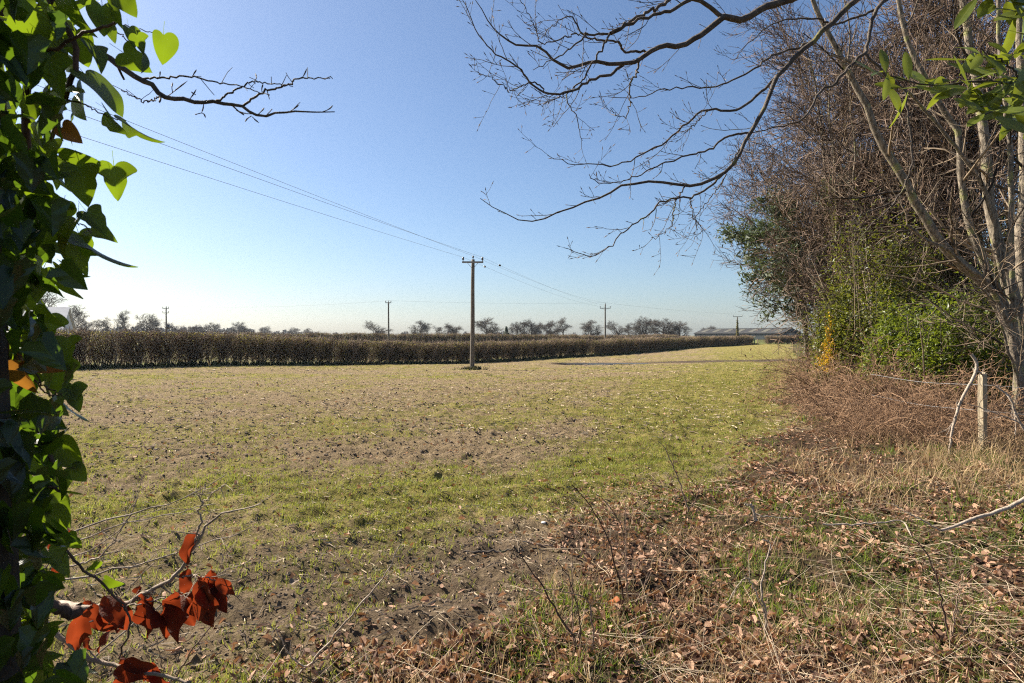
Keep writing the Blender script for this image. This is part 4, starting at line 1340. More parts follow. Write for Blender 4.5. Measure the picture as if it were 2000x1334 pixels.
# ------------------------------------------------------------------ evergreen spray, top right, close by
LAUREL = [mesh_data('laurel_leaf', *leaf_grid([(0, 0), (.045, .1), (.10, .28), (.128, .5), (.11, .74), (.05, .92), (0, 1)], 12, .22, b, .006, s, .12), True, None, (M['laurel'],)) for s, b in ((1, .10), (2, .22), (3, -.02))]
def spray():
    rng = np.random.default_rng(91)
    root = empty('laurel_branch', (3.3, 2.9, gz1(3.3, 2.9)), 'close spray of long glossy evergreen leaves hanging in at the top right corner', 'shrub')
    off = np.array(root.location)
    d = 2.9
    stem = [([(2330, 1000, 3.0), (2290, 500, 3.0), (2200, 250, 2.95), (2090, 180, 2.92), (2000, 172, 2.9), (1930, 160, 2.9), (1850, 168, 2.85), (1790, 165, 2.8), (1735, 150, 2.8)], d, d, .022, .003),
            ([(2250, 350, 2.95), (2140, 120, 2.95), (2040, 20, 2.9), (1975, -15, 2.9), (1900, -10, 2.85), (1850, -20, 2.85)], d, d, .014, .003),
            ([(2000, 172), (1965, 130), (1915, 100)], d, d - .1, .006, .003),
            ([(2060, 178), (2010, 210), (1960, 215), (1920, 225)], d, d - .15, .006, .003)]
    Ps, Rs = traced(stem, 24, rng, .003)
    for a, b in zip(Ps, Rs):
        v = tubes(a[None] - off, b[None], 6, rng)
        obj('stem', v[0], v[1], M['bark_dark'], root)
    # leaf whorls: (px, py, number, spread start angle, length m, depth)
    whorls = [(1912, 112, 8, .150, 2.8), (1728, 152, 7, .125, 2.8), (1815, 166, 5, .14, 2.82), (1868, 158, 6, .14, 2.85), (1950, 160, 7, .15, 2.88),
              (1995, 150, 7, .16, 2.9), (1925, 222, 6, .14, 2.75), (1975, 205, 7, .15, 2.8), (1905, -8, 6, .15, 2.85), (1960, -5, 7, .15, 2.9),
              (1860, -15, 6, .14, 2.85), (2005, 75, 6, .15, 2.95), (2020, 30, 6, .15, 2.9), (2030, 200, 6, .15, 2.9), (1770, 163, 5, .13, 2.8), (1890, 175, 6, .14, 2.8), (1945, 185, 6, .15, 2.85), (1980, 235, 6, .14, 2.85), (1975, 110, 6, .14, 2.9), (1930, 5, 6, .14, 2.9), (1990, 20, 7, .15, 2.9)]
    for wx, wy, k, ln, dd in whorls:
        c = P(wx, wy, dd)
        for j in range(k):
            a = 2 * math.pi * (j + rng.random() * .6) / k
            el = rng.normal(-.05, .35)
            R = rotm(el, 0, 0)
            Rz = rotm(0, 0, a)
            T = rotm(0, 0, 0)
            roll = rotm(0, rng.normal(0, .35), 0)
            tilt = rotm(math.radians(rng.normal(58, 16)), 0, 0) if rng.random() < .8 else rotm(0, 0, 0)
            Mx = tilt @ Rz @ R @ roll
            o = link('leaf', LAUREL[rng.integers(0, 3)], root)
            s = ln * 1.2 * rng.uniform(.65, 1.12)
            from mathutils import Matrix
            m4 = Matrix(Mx.tolist()).to_4x4()
            o.rotation_euler = m4.to_euler()
            o.scale = (s * 1.2, s, s)
            p = c + Mx @ np.array([0, .12 * s, 0]) + rng.normal(0, .012, 3) - off
            o.location = p
spray()

# ------------------------------------------------------------------ ivy-clad tree at the left edge
IVY_HALVES = [
    [(0, 0), (.09, -.10), (.24, -.14), (.40, -.10), (.50, .04), (.43, .17), (.36, .28), (.37, .44), (.28, .60), (.14, .82), (0, 1.0)],
    [(0, 0), (.12, -.11), (.30, -.12), (.44, .0), (.48, .18), (.45, .36), (.37, .55), (.24, .75), (.11, .91), (0, 1.0)],
    [(0, 0), (.10, -.12), (.28, -.16), (.47, -.05), (.58, .12), (.42, .22), (.30, .28), (.29, .44), (.20, .66), (.09, .88), (0, 1.0)],
]
IVY = []
for k, h in enumerate(IVY_HALVES):
    for j, (fo, be) in enumerate(((.12, .18), (.32, .35), (.5, .12))):
        IVY.append(mesh_data('ivy_leaf', *leaf_grid(h, 24, fo, be, .03, k * 10 + j, .45), True, None, (M['ivy'],)))
IVYB = mesh_data('turned_ivy_leaf', *leaf_grid(IVY_HALVES[1], 16, .5, .3, .03, 99, .4), True, None, (M['ivy_brown'],))
def ivy_tree():
    rng = np.random.default_rng(33)
    from mathutils import Matrix
    bx, by = -.84, .86
    root = empty('ivy_clad_tree', (bx, by, gz1(bx, by)), 'dark tree trunk smothered in ivy at the left edge, with a bare twig branch', 'tree')
    off = np.array(root.location)
    tr = resample(np.array([[bx, by, -.3], [bx + .01, by, 1.2], [bx - .03, by - .02, 2.6], [bx - .06, by - .05, 4.6], [bx - .1, by - .1, 6.0]]), 16)
    v = tubes(tr[None] - off, np.linspace(.13, .10, 16)[None], 14, rng)
    obj('trunk', v[0], v[1], M['bark_shaded'], root)
    # traced bare twig branch
    lines = [
        ([(60, -60, 1.35), (110, 20, 1.4), (155, 70, 1.45), (199, 105, 1.5), (252, 143, 1.5), (301, 168, 1.5), (318, 189, 1.5), (371, 198, 1.5), (423, 201, 1.5), (476, 210, 1.5), (493, 224, 1.5), (507, 227, 1.5), (567, 220, 1.5), (655, 220, 1.5)], 0, 0, .0098, .0012),
        ([(476, 210), (514, 182), (560, 168), (591, 156), (651, 156)], 1.5, 1.48, .0030, .0011),
        ([(423, 201), (479, 170), (497, 163), (574, 171)], 1.5, 1.5, .0026, .0010),
        ([(283, 156), (330, 154), (378, 152), (434, 166), (472, 170), (528, 188)], 1.5, 1.46, .0026, .0010),
        ([(318, 189), (290, 200), (262, 190), (240, 178)], 1.5, 1.45, .0022, .0010),
        ([(195, 20), (235, 45), (270, 60), (320, 68)], 1.35, 1.4, .0016, .0008),
        ([(210, 50), (245, 75), (260, 95), (285, 120)], 1.35, 1.4, .0016, .0008),
    ]
    Ps, Rs = traced(lines, 36, rng, .0018)
    for a, b in zip(Ps, Rs):
        v = tubes(a[None] - off, b[None], 7, rng)
        obj('twig_branch', v[0], v[1], M['overhang'], root)
    spurs = [((591, 156), (601, 136)), ((514, 182), (516, 165)), ((497, 163), (501, 145)), ((378, 152), (387, 138)), ((314, 153), (316, 141)), ((567, 220), (586, 206)), ((632, 220), (652, 207)),
             ((330, 190), (369, 160)), ((371, 198), (386, 176)), ((385, 187), (376, 181)), ((493, 224), (462, 217)), ((493, 228), (480, 240)), ((495, 230), (508, 242)), ((400, 202), (396, 222)), ((396, 222), (404, 232)), ((396, 222), (383, 225)), ((340, 184), (340, 163)), ((505, 226), (518, 212))]
    Pa = np.array([resample(np.array([P(*a, 1.5), (P(*a, 1.5) + P(*b, 1.5)) / 2 + rng.normal(0, .002, 3), P(*b, 1.5 + rng.normal(0, .02))]), 5) for a, b in spurs])
    v = tubes(Pa - off, np.tile([[.0012, .0010, .0016, .0018, .0003]], (len(Pa), 1)), 5, rng)
    obj('spurs', v[0], v[1], M['overhang'], root, True, {'rnd': v[2]})['kind'] = 'stuff'
    l1, r1 = children(rng, Ps[:5], Rs[:5], 5, .3, .02, .06, 45, 4, .1, (0, 0, .1), .5, .0009, .8, .2)
    v = tubes(l1 - off, r1, 4, rng)
    obj('spurs', v[0], v[1], M['overhang'], root, True, {'rnd': v[2]})['kind'] = 'stuff'

    ivy = empty('ivy', tuple(off + [0, 0, 0]), 'dense backlit ivy with hanging lobed leaves down the left edge', 'climber')
    # main vine stems
    vines = [
        ([(-30, 130), (60, 95), (110, 98), (160, 72), (228, 48)], 1.05, 1.0, .0042, .0022),
        ([(95, -30), (120, 30), (150, 90), (150, 130), (128, 195), (105, 270), (92, 330), (85, 400)], 1.08, 1.1, .006, .003),
        ([(55, 800), (75, 850), (100, 900), (118, 955), (126, 962)], 1.05, 1.0, .0045, .003),
        ([(20, 1060), (60, 1150), (130, 1200), (150, 1195)], 1.15, 1.2, .012, .011),
        ([(110, 1055), (150, 1105), (190, 1135), (225, 1170), (245, 1200), (246, 1240), (228, 1290)], 1.08, 1.1, .0026, .0016),
        ([(-40, 950), (30, 945), (90, 950), (124, 962)], 1.0, 1.0, .0030, .0024),
        ([(-30, 560), (20, 600), (60, 640), (80, 700)], 1.1, 1.05, .004, .003),
        ([(10, 1334), (25, 1200), (20, 1000), (40, 800), (30, 600), (60, 400), (50, 200), (90, 0), (80, -200)], 1.1, 1.1, .009, .006),
        ([(-50, 1334), (-10, 1100), (-20, 900), (10, 700), (-10, 500), (15, 300), (0, 100), (30, -100)], 1.08, 1.1, .008, .006),
        ([(60, 690), (75, 740), (90, 770), (115, 772)], 1.05, 1.0, .0016, .0010),
        ([(60, 740), (85, 755), (120, 772)], 1.03, 1.0, .0014, .0009),
        ([(85, 410), (120, 420), (160, 440), (180, 455)], 1.05, 1.05, .0014, .0009),
        ([(105, 300), (140, 320), (170, 335)], 1.05, 1.05, .0014, .0009),
        ([(120, 195), (165, 205), (200, 225), (240, 238)], 1.08, 1.1, .0016, .0009),
        ([(245, 1200), (220, 1160), (200, 1150)], 1.1, 1.1, .0014, .0009),
    ]
    Ps, Rs = traced(vines, 24, rng, .0015)
    for a, b in zip(Ps, Rs):
        v = tubes(a[None] - off, b[None], 7, rng)
        obj('vine', v[0], v[1], M['ivy_stem'], ivy)

    def leaf(x, y, d, size_px, roll, yaw, pitch, mesh=None):
        """roll: direction of the tip in the picture, 0 = straight down, + = to the right; yaw/pitch turn the blade"""
        s = size_px / FPX * d
        R0 = rotm(-math.pi / 2, 0, 0)                # tip (+y) -> down (-z); face (+z) -> +y (away)
        R0 = rotm(0, 0, math.pi) @ R0                # face towards the camera (-y)
        R = rotm(0, -roll, 0) @ rotm(pitch, 0, yaw) @ R0
        o = link('leaf', mesh or IVY[rng.integers(0, len(IVY))], ivy)
        o.rotation_euler = Matrix(R.tolist()).to_4x4().to_euler()
        o.scale = (s, s, s)
        c = P(x, y, d)
        o.location = c - R @ np.array([0, .42 * s, 0]) - off
    # leaves that make the outline (centre x, centre y, length px, roll)
    hero = [
        (250, 8, 70, .5), (232, 30, 60, -.3), (205, 40, 60, .2), (262, 72, 48, .4), (278, 88, 52, .6), (325, 95, 66, .25), (268, 122, 60, .7), (285, 122, 52, .2),
        (215, 62, 80, .3), (160, 95, 95, .1), (100, 95, 100, -.2), (60, 130, 110, .1), (205, 178, 105, 1.1), (165, 205, 100, .5), (110, 150, 100, .2), (60, 60, 120, 0),
        (150, 30, 110, .3), (100, 20, 110, -.2), (40, 10, 110, .2), (195, 110, 70, .2), (140, 255, 80, .25), (228, 240, 96, .75), (272, 262, 92, .35), (75, 265, 75, -.1),
        (160, 318, 85, 1.3), (165, 362, 85, .1), (228, 355, 72, .2), (115, 340, 80, .3), (95, 390, 90, .2), (190, 432, 86, 1.0), (162, 478, 62, .1), (200, 455, 74, 1.25), (196, 500, 110, .12),
        (130, 455, 95, .1), (150, 500, 75, .6), (126, 552, 100, .35), (140, 530, 75, .9), (90, 470, 90, -.3), (80, 510, 80, .4), (55, 545, 80, .1), (72, 572, 55, .2), (102, 615, 85, .5),
        (85, 650, 80, .1), (132, 680, 72, .15), (128, 705, 60, .4), (112, 735, 80, -.2), (95, 745, 75, -.5), (140, 768, 45, .2), (134, 800, 78, .1), (146, 780, 55, .7), (60, 770, 70, .1),
        (62, 845, 80, .2), (100, 845, 75, .6), (130, 888, 80, .8), (150, 925, 60, .9), (90, 905, 80, .3), (105, 985, 95, .5), (75, 990, 80, .1), (115, 960, 70, .9), (95, 1030, 80, .5),
        (75, 1085, 70, .3), (110, 1100, 80, 1.0), (100, 1130, 70, -.3), (140, 1060, 52, .6), (180, 1108, 40, -1.2), (215, 1140, 50, 1.2), (60, 1030, 85, 0), (48, 1130, 90, .2), (95, 1235, 70, .6),
        (60, 1210, 80, .2), (30, 1270, 95, .1), (80, 1290, 75, -.5), (70, 1325, 80, .7), (40, 1180, 80, -.4), (160, 1310, 45, .3), (118, 800, 50, 1.2), (50, 905, 80, .1), (58, 700, 80, .2),
        (30, 640, 100, .1), (40, 590, 90, .5), (118, 230, 80, -.4), (60, 210, 90, .3), (70, 330, 90, .1), (50, 430, 90, .1), (120, 410, 75, -.5),
    ]
    for x, y, s, ro in hero:
        leaf(x, y, rng.uniform(.98, 1.12), s * rng.uniform(.60, .92), ro + rng.normal(0, .12), (.75 if rng.random() < .62 else -.7) + rng.normal(0, .35), rng.normal(.1, .35))
    leaf(86, 708, .98, 62, 1.35, .5, .2, IVYB)
    leaf(46, 735, .98, 66, .15, -.3, .1, IVYB)
    leaf(140, 262, 1.03, 40, .9, .2, .2, IVYB)
    # inner leaves of the mass
    yy = np.array([-80, 0, 100, 200, 300, 400, 500, 600, 700, 800, 900, 1000, 1100, 1200, 1300, 1420])
    xx = np.array([190, 190, 170, 165, 125, 120, 95, 70, 70, 65, 75, 85, 70, 60, 60, 60])
    cnt = 0
    while cnt < 195:
        y = rng.uniform(-70, 1400)
        lim = np.interp(y, yy, xx)
        x = -20 + (lim * .9 + 20) * rng.random()
        d = rng.uniform(1.0, 1.22)
        leaf(x, y, d, rng.uniform(26, 70), rng.normal(.25, .6), (.8 if rng.random() < .6 else -.7) + rng.normal(0, .45), rng.normal(.1, .5))
        cnt += 1
    # the rest of the climber round the trunk, up and down out of frame
    N = 3300
    h = rng.random(N) * 4.6 + .02
    a = rng.random(N) * 6.283
    rr = .125 + np.abs(rng.normal(.01, .03, N)).clip(0, .07)
    cx = np.interp(h, tr[:, 2], tr[:, 0])
    cy = np.interp(h, tr[:, 2], tr[:, 1])
    p = np.stack([cx + rr * np.cos(a), cy + rr * np.sin(a), h], 1)
    s = .025 + .035 * rng.random(N)
    v0, f0 = leaf_grid(IVY_HALVES[0], 7, .35, .2, .04, 5)
    rt = rots(rng, N, .9)
    down = np.array(rotm(math.radians(-75), 0, 0))
    v = put(v0, f0, p - off, rt @ down, s, rng)
    o = obj('ivy_leaves', v[0], v[1], M['ivy_mass'], ivy, False, {'rnd': v[2]})
    o['kind'] = 'stuff'
ivy_tree()

# ------------------------------------------------------------------ copper-leaved beech twig and bare saplings, lower left
BEECH = [mesh_data('beech_leaf', *leaf_grid([(0, 0), (.09, .05), (.20, .2), (.255, .40), (.21, .62), (.10, .84), (0, 1)], 16, fo, be, .085, s, .1), True, None, (M['beech_leaf'],)) for s, fo, be in ((5, .35, .2), (6, .8, -.15), (7, .15, .35), (8, 1.1, .1))]
def copper():
    rng = np.random.default_rng(44)
    from mathutils import Matrix
    root = empty('beech_sapling', (-.95, 1.35, gz1(-.95, 1.35)), 'beech twig with curled copper-red dead leaves at the lower left', 'sapling')
    off = np.array(root.location)
    lines = [
        ([(60, 1700, 1.3), (40, 1500, 1.32), (30, 1300, 1.33), (60, 1195, 1.34), (110, 1188, 1.33), (152, 1191, 1.3)], 0, 0, .013, .012),
        ([(140, 1190, 1.3), (190, 1186, 1.3), (236, 1182, 1.3), (276, 1162, 1.3), (327, 1137, 1.3), (345, 1119, 1.3), (377, 1071, 1.3), (403, 1026, 1.3), (430, 1008, 1.3), (446, 1002, 1.3), (508, 985, 1.3)], 0, 0, .0062, .0012),
        ([(377, 1071), (385, 1040), (392, 1010), (384, 1002), (394, 984), (388, 968), (400, 950)], 1.3, 1.28, .0030, .001),
        ([(341, 1128), (372, 1126), (403, 1130), (436, 1140)], 1.3, 1.3, .0022, .0010),
        ([(160, 1225), (236, 1190), (300, 1175), (350, 1165), (400, 1145)], 1.28, 1.26, .0018, .001),
        ([(60, 1195), (140, 1270), (210, 1300), (290, 1318), (370, 1336)], 1.3, 1.25, .006, .003),
        ([(190, 1300), (160, 1240), (240, 1160), (300, 1100)], 1.32, 1.4, .0016, .001),
        ([(392, 984), (420, 960), (440, 945)], 1.3, 1.3, .0014, .0008),
        ([(240, 1182), (300, 1160), (276, 1140)], 1.3, 1.3, .0016, .0008),
    ]
    Ps, Rs = traced(lines, 30, rng, .0018)
    for a, b in zip(Ps, Rs):
        v = tubes(a[None] - off, b[None], 7, rng)
        obj('branch', v[0], v[1], M['pale_twig'], root)
    l1, r1 = children(rng, Ps[1:], Rs[1:], 5, .2, .03, .09, 48, 5, .1, (0, 0, .1), .5, .0009, .6, .3)
    v = tubes(l1 - off, r1, 4, rng)
    obj('twigs', v[0], v[1], M['pale_twig'], root, True, {'rnd': v[2]})['kind'] = 'stuff'
    leaves = [(314, 1198, 92, .05), (342, 1205, 90, .3), (295, 1205, 80, -.2), (396, 1185, 80, .35), (418, 1165, 70, .3), (384, 1165, 70, .1), (358, 1143, 55, -.2), (148, 1232, 75, -.1), (190, 1225, 95, .0),
              (220, 1200, 75, .5), (236, 1210, 70, .3), (373, 1075, 62, -.15), (436, 1148, 45, .9), (268, 1178, 60, -.1), (262, 1302, 60, .9), (285, 1312, 55, .2), (232, 1320, 50, -.6), (312, 1330, 50, .6),
              (146, 1056, 42, .6), (106, 1085, 55, .1), (106, 1130, 45, .1), (404, 1150, 66, -.2), (270, 1300, 55, 1.2), (205, 1205, 55, .2), (410, 1200, 60, .15), (330, 1190, 75, -.35), (250, 1320, 60, 1.4), (300, 1185, 70, .3), (360, 1195, 75, .5), (325, 1215, 70, -.1), (175, 1205, 60, .4), (205, 1235, 65, -.2), (160, 1250, 55, .3), (380, 1185, 60, -.1), (425, 1175, 55, .5), (280, 1195, 55, .1), (400, 1165, 62, .45), (240, 1330, 45, .2)]
    for x, y, s_, ro in leaves:
        d = rng.uniform(1.24, 1.32)
        s = s_ * 1.08 / FPX * d
        R0 = rotm(0, 0, math.pi) @ rotm(-math.pi / 2, 0, 0)
        R = rotm(0, -ro, 0) @ rotm(rng.normal(.1, .3), 0, (.6 if rng.random() < .65 else -.6) + rng.normal(0, .35)) @ R0
        o = link('leaf', BEECH[rng.integers(0, 4)], root)
        o.rotation_euler = Matrix(R.tolist()).to_4x4().to_euler()
        o.scale = (s, s, s)
        o.location = P(x, y, d) - R @ np.array([0, .5 * s, 0]) - off
copper()

def bare_sapling(name, lines, label, m, ntw=6, lo=.08, hi=.3, seed=1, cat='sapling', group=None, sides=6, jit=.004, trop=(.1, 0, .3)):
    """traced stems rooted in the ground"""
    rng = np.random.default_rng(seed)
    Ps, Rs = traced(lines, 22, rng, jit)
    if name == 'dead_weed':
        Rs = Rs * 1.45
    b = Ps[0, 0]
    zg = gz1(b[0], b[1])
    root = empty(name, (b[0], b[1], zg), label, cat, group)
    off = np.array(root.location)
    for a, r in zip(Ps, Rs):
        v = tubes(a[None] - off, r[None], sides, rng)
        obj('stem', v[0], v[1], m, root, True, {'rnd': v[2]})
    if ntw:
        l1, r1 = children(rng, Ps, Rs, ntw, .25, lo, hi, 38, 6, .12, trop, .5, .0012, .5, .35)
        l2, r2 = children(rng, l1, r1, 2, .3, lo * .4, hi * .4, 40, 3, .1, trop, .7, .001, .6, .3)
        v = merge([tubes(l1 - off, r1, 4, rng), tubes(l2 - off, r2, 3, rng)])
        obj('twigs', v[0], v[1], m, root, True, {'rnd': v[2]})['kind'] = 'stuff'
    return root
bare_sapling('bare_sapling', [
    ([(-60, 1420, 2.3), (80, 1166, 2.1), (160, 1130, 2.1), (254, 1108, 2.1), (341, 1086, 2.1), (420, 1060, 2.1), (490, 1030, 2.1)], 0, 0, .0065, .0014),
    ([(-60, 1400, 2.3), (40, 1120, 2.2), (110, 1055, 2.1), (160, 1032, 2.1), (254, 1003, 2.1), (320, 985, 2.1), (380, 960, 2.1), (440, 928, 2.1)], 0, 0, .0065, .0014),
    ([(-60, 1400, 2.3), (60, 1110, 2.2), (140, 1062, 2.2), (240, 1025, 2.2), (330, 1002, 2.2), (420, 985, 2.2)], 0, 0, .0055, .0014),
    ([(-60, 1400, 2.3), (70, 1130, 2.2), (150, 1085, 2.2), (210, 1050, 2.2), (250, 1010, 2.2), (268, 970, 2.2)], 0, 0, .0045, .0014),
    ([(120, 1110, 2.2), (190, 1090, 2.2), (232, 1040, 2.2), (262, 985, 2.2)], 0, 0, .004, .0014),
    ([(0, 1450, 2.3), (100, 1380, 2.2), (200, 1270, 2.15), (290, 1200, 2.15), (410, 1130, 2.1), (500, 1090, 2.1)], 0, 0, .005, .0014),
], 'bare arching saplings with thin pale stems behind the copper leaves, lower left', M['pale_twig'], 6, .06, .26, 2)
bare_sapling('bare_sapling', [
    ([(560, 1345, 3.15), (610, 1290, 3.1), (660, 1235, 3.0), (720, 1165, 2.95), (765, 1105, 2.9), (780, 1066, 2.9)], 0, 0, .0065, .0022),
    ([(600, 1305, 3.1), (570, 1290, 3.05), (540, 1240, 3.0), (520, 1215, 3.0)], 0, 0, .0042, .0016),
], 'long pale stick leaning up from the bottom edge, lower left of centre', M['stick'], 2, .05, .18, 3, 'stick')
bare_sapling('bare_sapling', [
    ([(330, 1345, 3.1), (370, 1275, 2.95), (420, 1210, 2.9), (448, 1165, 2.85), (470, 1110, 2.8), (480, 1085, 2.8)], 0, 0, .005, .0015),
    ([(330, 1345, 3.1), (310, 1290, 3.0), (300, 1240, 3.0)], 0, 0, .004, .0015),
], 'thin curved bare stem right of the copper leaves', M['dead_stem'], 3, .05, .2, 4)

# dead upright stems in the middle foreground
bare_sapling('dead_weed', [
    ([(1230, 1215, 4.1), (1215, 1150, 4.05), (1190, 1060, 4.0), (1160, 1000, 4.0), (1118, 948, 3.95)], 0, 0, .0050, .0018),
    ([(1230, 1215, 4.1), (1222, 1120, 4.1), (1215, 1030, 4.1), (1170, 968, 4.1), (1162, 965, 4.1)], 0, 0, .0038, .0016),
    ([(1230, 1215, 4.1), (1225, 1130, 4.05), (1222, 980, 4.05)], 0, 0, .003, .0014),
    ([(1230, 1215, 4.1), (1250, 1165, 4.1), (1272, 1120, 4.1)], 0, 0, .003, .0014),
], 'thin dead brown stems standing at the field edge, right of centre', M['dead_stem'], 5, .06, .25, 11, 'weed')
bare_sapling('dead_weed', [
    ([(1138, 1330, 3.35), (1125, 1260, 3.3), (1100, 1215, 3.3), (1070, 1165, 3.3), (1030, 1105, 3.25), (1000, 1075, 3.2)], 0, 0, .0055, .0016),
    ([(1138, 1330, 3.35), (1130, 1200, 3.3), (1110, 1130, 3.3), (1090, 1100, 3.3)], 0, 0, .004, .0014),
    ([(1138, 1330, 3.35), (1160, 1270, 3.3), (1150, 1180, 3.3), (1115, 1160, 3.25), (1030, 1150, 3.25)], 0, 0, .004, .0014),
    ([(1138, 1330, 3.35), (1120, 1240, 3.35), (1118, 1080, 3.35)], 0, 0, .0035, .0014),
], 'clump of dead brown stems at the bottom edge, centre', M['dead_stem'], 5, .06, .22, 12, 'weed')
bare_sapling('dead_weed', [
    ([(1345, 1000, 6.0), (1330, 950, 6.0), (1312, 905, 6.0), (1298, 875, 6.0), (1285, 862, 6.0)], 0, 0, .006, .0025),
    ([(1345, 1000, 6.0), (1365, 960, 6.0), (1340, 925, 6.0)], 0, 0, .004, .002),
], 'single dark dead stem leaning left in the field right of centre', M['dead_stem'], 3, .08, .25, 13, 'weed')
bare_sapling('dead_weed', [
    ([(1500, 1270, 3.6), (1498, 1200, 3.5), (1488, 1150, 3.5), (1500, 1090, 3.5), (1508, 1062, 3.5), (1490, 1055, 3.5)], 0, 0, .0055, .002),
    ([(1500, 1270, 3.6), (1530, 1290, 3.4), (1560, 1300, 3.3)], 0, 0, .005, .003),
    ([(1495, 1200, 3.5), (1460, 1130, 3.5), (1420, 1180, 3.5)], 0, 0, .003, .0015),
], 'zigzag pale dead twig standing in the litter, lower right of centre', M['stick'], 3, .05, .2, 14, 'weed')
bare_sapling('dead_weed', [
    ([(1860, 1280, 3.5), (1845, 1190, 3.5), (1825, 1110, 3.5), (1780, 1040, 3.5)], 0, 0, .0045, .0016),
    ([(1860, 1280, 3.5), (1870, 1180, 3.5), (1885, 1120, 3.5)], 0, 0, .0035, .0016),
    ([(1860, 1280, 3.5), (1910, 1210, 3.45), (1960, 1170, 3.4)], 0, 0, .0035, .0016),
    ([(1860, 1280, 3.5), (1800, 1200, 3.45), (1740, 1170, 3.4)], 0, 0, .0035, .0016),
    ([(1860, 1280, 3.5), (1900, 1250, 3.3), (1985, 1300, 3.1)], 0, 0, .0035, .0016),
], 'sprawl of dry grass stalks and bramble canes at the lower right', M['dead_stem'], 8, .1, .4, 15, 'weed')

def ground_stick(lines, label, m=None, seed=1, tw=0):
    return bare_sapling('fallen_branch', lines, label, m or M['stick'], tw, .05, .25, seed, 'branch', 'fallen branches', 8)
ground_stick([([(1840, 1037, 5.05), (1890, 1020, 5.1), (1950, 1000, 5.15), (2010, 972, 5.2), (2080, 930, 5.3)], 0, 0, .012, .020),
              ([(1840, 1037, 5.05), (1790, 1010, 5.1), (1745, 985, 5.2)], 0, 0, .006, .003)], 'pale curved fallen branch lying at the right edge of the verge', None, 21, 2)
ground_stick([([(1608, 1024, 5.05), (1660, 1026, 5.05), (1710, 1023, 5.05), (1763, 1021, 5.05), (1785, 1050, 4.9)], 0, 0, .0075, .006)], 'straight pale stick lying level on the verge, kinked at its right end', None, 22)
ground_stick([([(1478, 1018, 5.2), (1470, 990, 5.2), (1455, 985, 5.2)], 0, 0, .013, .009), ([(1472, 1005, 5.2), (1510, 1010, 5.2), (1560, 1014, 5.2)], 0, 0, .006, .003)], 'short pale forked stump of wood sticking out of the verge grass', None, 23)
ground_stick([([(1010, 1345, 3.1), (900, 1320, 3.15), (800, 1312, 3.2), (700, 1316, 3.2), (620, 1335, 3.1)], 0, 0, .008, .004)], 'thin curved twig lying along the bottom edge, left of centre', M['dead_stem'], 24, 3)
ground_stick([([(1545, 1240, 3.65), (1590, 1255, 3.6), (1640, 1275, 3.55), (1720, 1310, 3.4), (1800, 1350, 3.2)], 0, 0, .006, .004)], 'slim pale twig lying slantwise in the lower right litter', None, 25, 2)
ground_stick([([(895, 1080, 5.0), (935, 1079, 5.0), (985, 1078, 5.0), (1000, 1075, 5.0)], 0, 0, .011, .008)], 'dark half-buried stick lying level in the bare soil, centre', M['bark_dark'], 26)
ground_stick([([(1030, 1060, 5.15), (1065, 1066, 5.1), (1105, 1071, 5.1)], 0, 0, .009, .006)], 'short brown stick in the bare soil just right of the dark buried one', M['dead_stem'], 27)

# ------------------------------------------------------------------ fence by the leaning tree
def fence():
    d = 9.2
    base = P(1921, 890, d)
    z0 = gz1(base[0], d)
    H = P(1921, 731, d)[2] - z0
    rng = np.random.default_rng(6)
    root = empty('fence_post', (base[0], d, z0), 'pale split wooden fence post standing in dry grass at the right', 'fence post')
    root.rotation_euler = (math.radians(-2), math.radians(1.2), .3)
    prof = np.array([[-.045, -.04], [.04, -.045], [.05, .02], [.01, .05], [-.048, .03]])
    V = []
    zs = [-.4, 0, H * .35, H * .7, H - .03, H]
    for i, z in enumerate(zs):
        s = 1.05 - .05 * i / 5 + rng.normal(0, .03)
        s *= .8 if i == 5 else 1
        for x, y in prof:
            V.append([x * s + rng.normal(0, .003), y * s + rng.normal(0, .003), z + (.03 * x / .05 if i >= 4 else 0)])
    F = [[i * 5 + j, i * 5 + (j + 1) % 5, (i + 1) * 5 + (j + 1) % 5, (i + 1) * 5 + j] for i in range(5) for j in range(5)]
    obj('post', np.array(V), [np.array(F), np.array([[25, 26, 27], [25, 27, 28], [25, 28, 29]])], M['post'], root, False)
    top = np.array([base[0], d, z0])
    for k, (zf, dd) in enumerate(((.86, 0), (.52, .02))):
        a = top + [0, -.05, H * zf]
        l = P(1700, 700 + 60 * k, 11.5)
        l[2] = gz1(l[0], l[1]) + H * zf
        r = np.array([base[0] + 3.0, d - 1.6, gz1(base[0] + 3.0, d - 1.6) + H * zf - .1])
        pts = np.vstack([resample(np.array([l, (l + a) / 2 - [0, 0, .05], a]), 14), resample(np.array([a, (a + r) / 2 - [0, 0, .06], r]), 14)[1:]])
        v = tubes(pts[None], np.full((1, len(pts)), .0035), 4, rng)
        o = obj('fence_wire', v[0], v[1], M['steel'])
        tag(o, ('upper' if k == 0 else 'lower') + ' sagging rusty fence wire running past the split wooden post', 'wire', 'fence wires')
fence()
bare_sapling('broken_branch', [
    ([(1855, 895, 8.9), (1862, 840, 8.9), (1875, 790, 8.9), (1900, 740, 8.9), (1906, 725, 8.9), (1908, 708, 8.9), (1897, 692, 8.9)], 0, 0, .016, .022),
    ([(1906, 726, 8.9), (1915, 728, 9.0), (1922, 735, 9.1)], 0, 0, .014, .012),
    ([(1868, 810, 8.9), (1850, 850, 8.8)], 0, 0, .006, .003)], 'pale broken branch leaning up against the split fence post, hooked at its tip', M['stick'], 3, .1, .3, 31, 'branch')
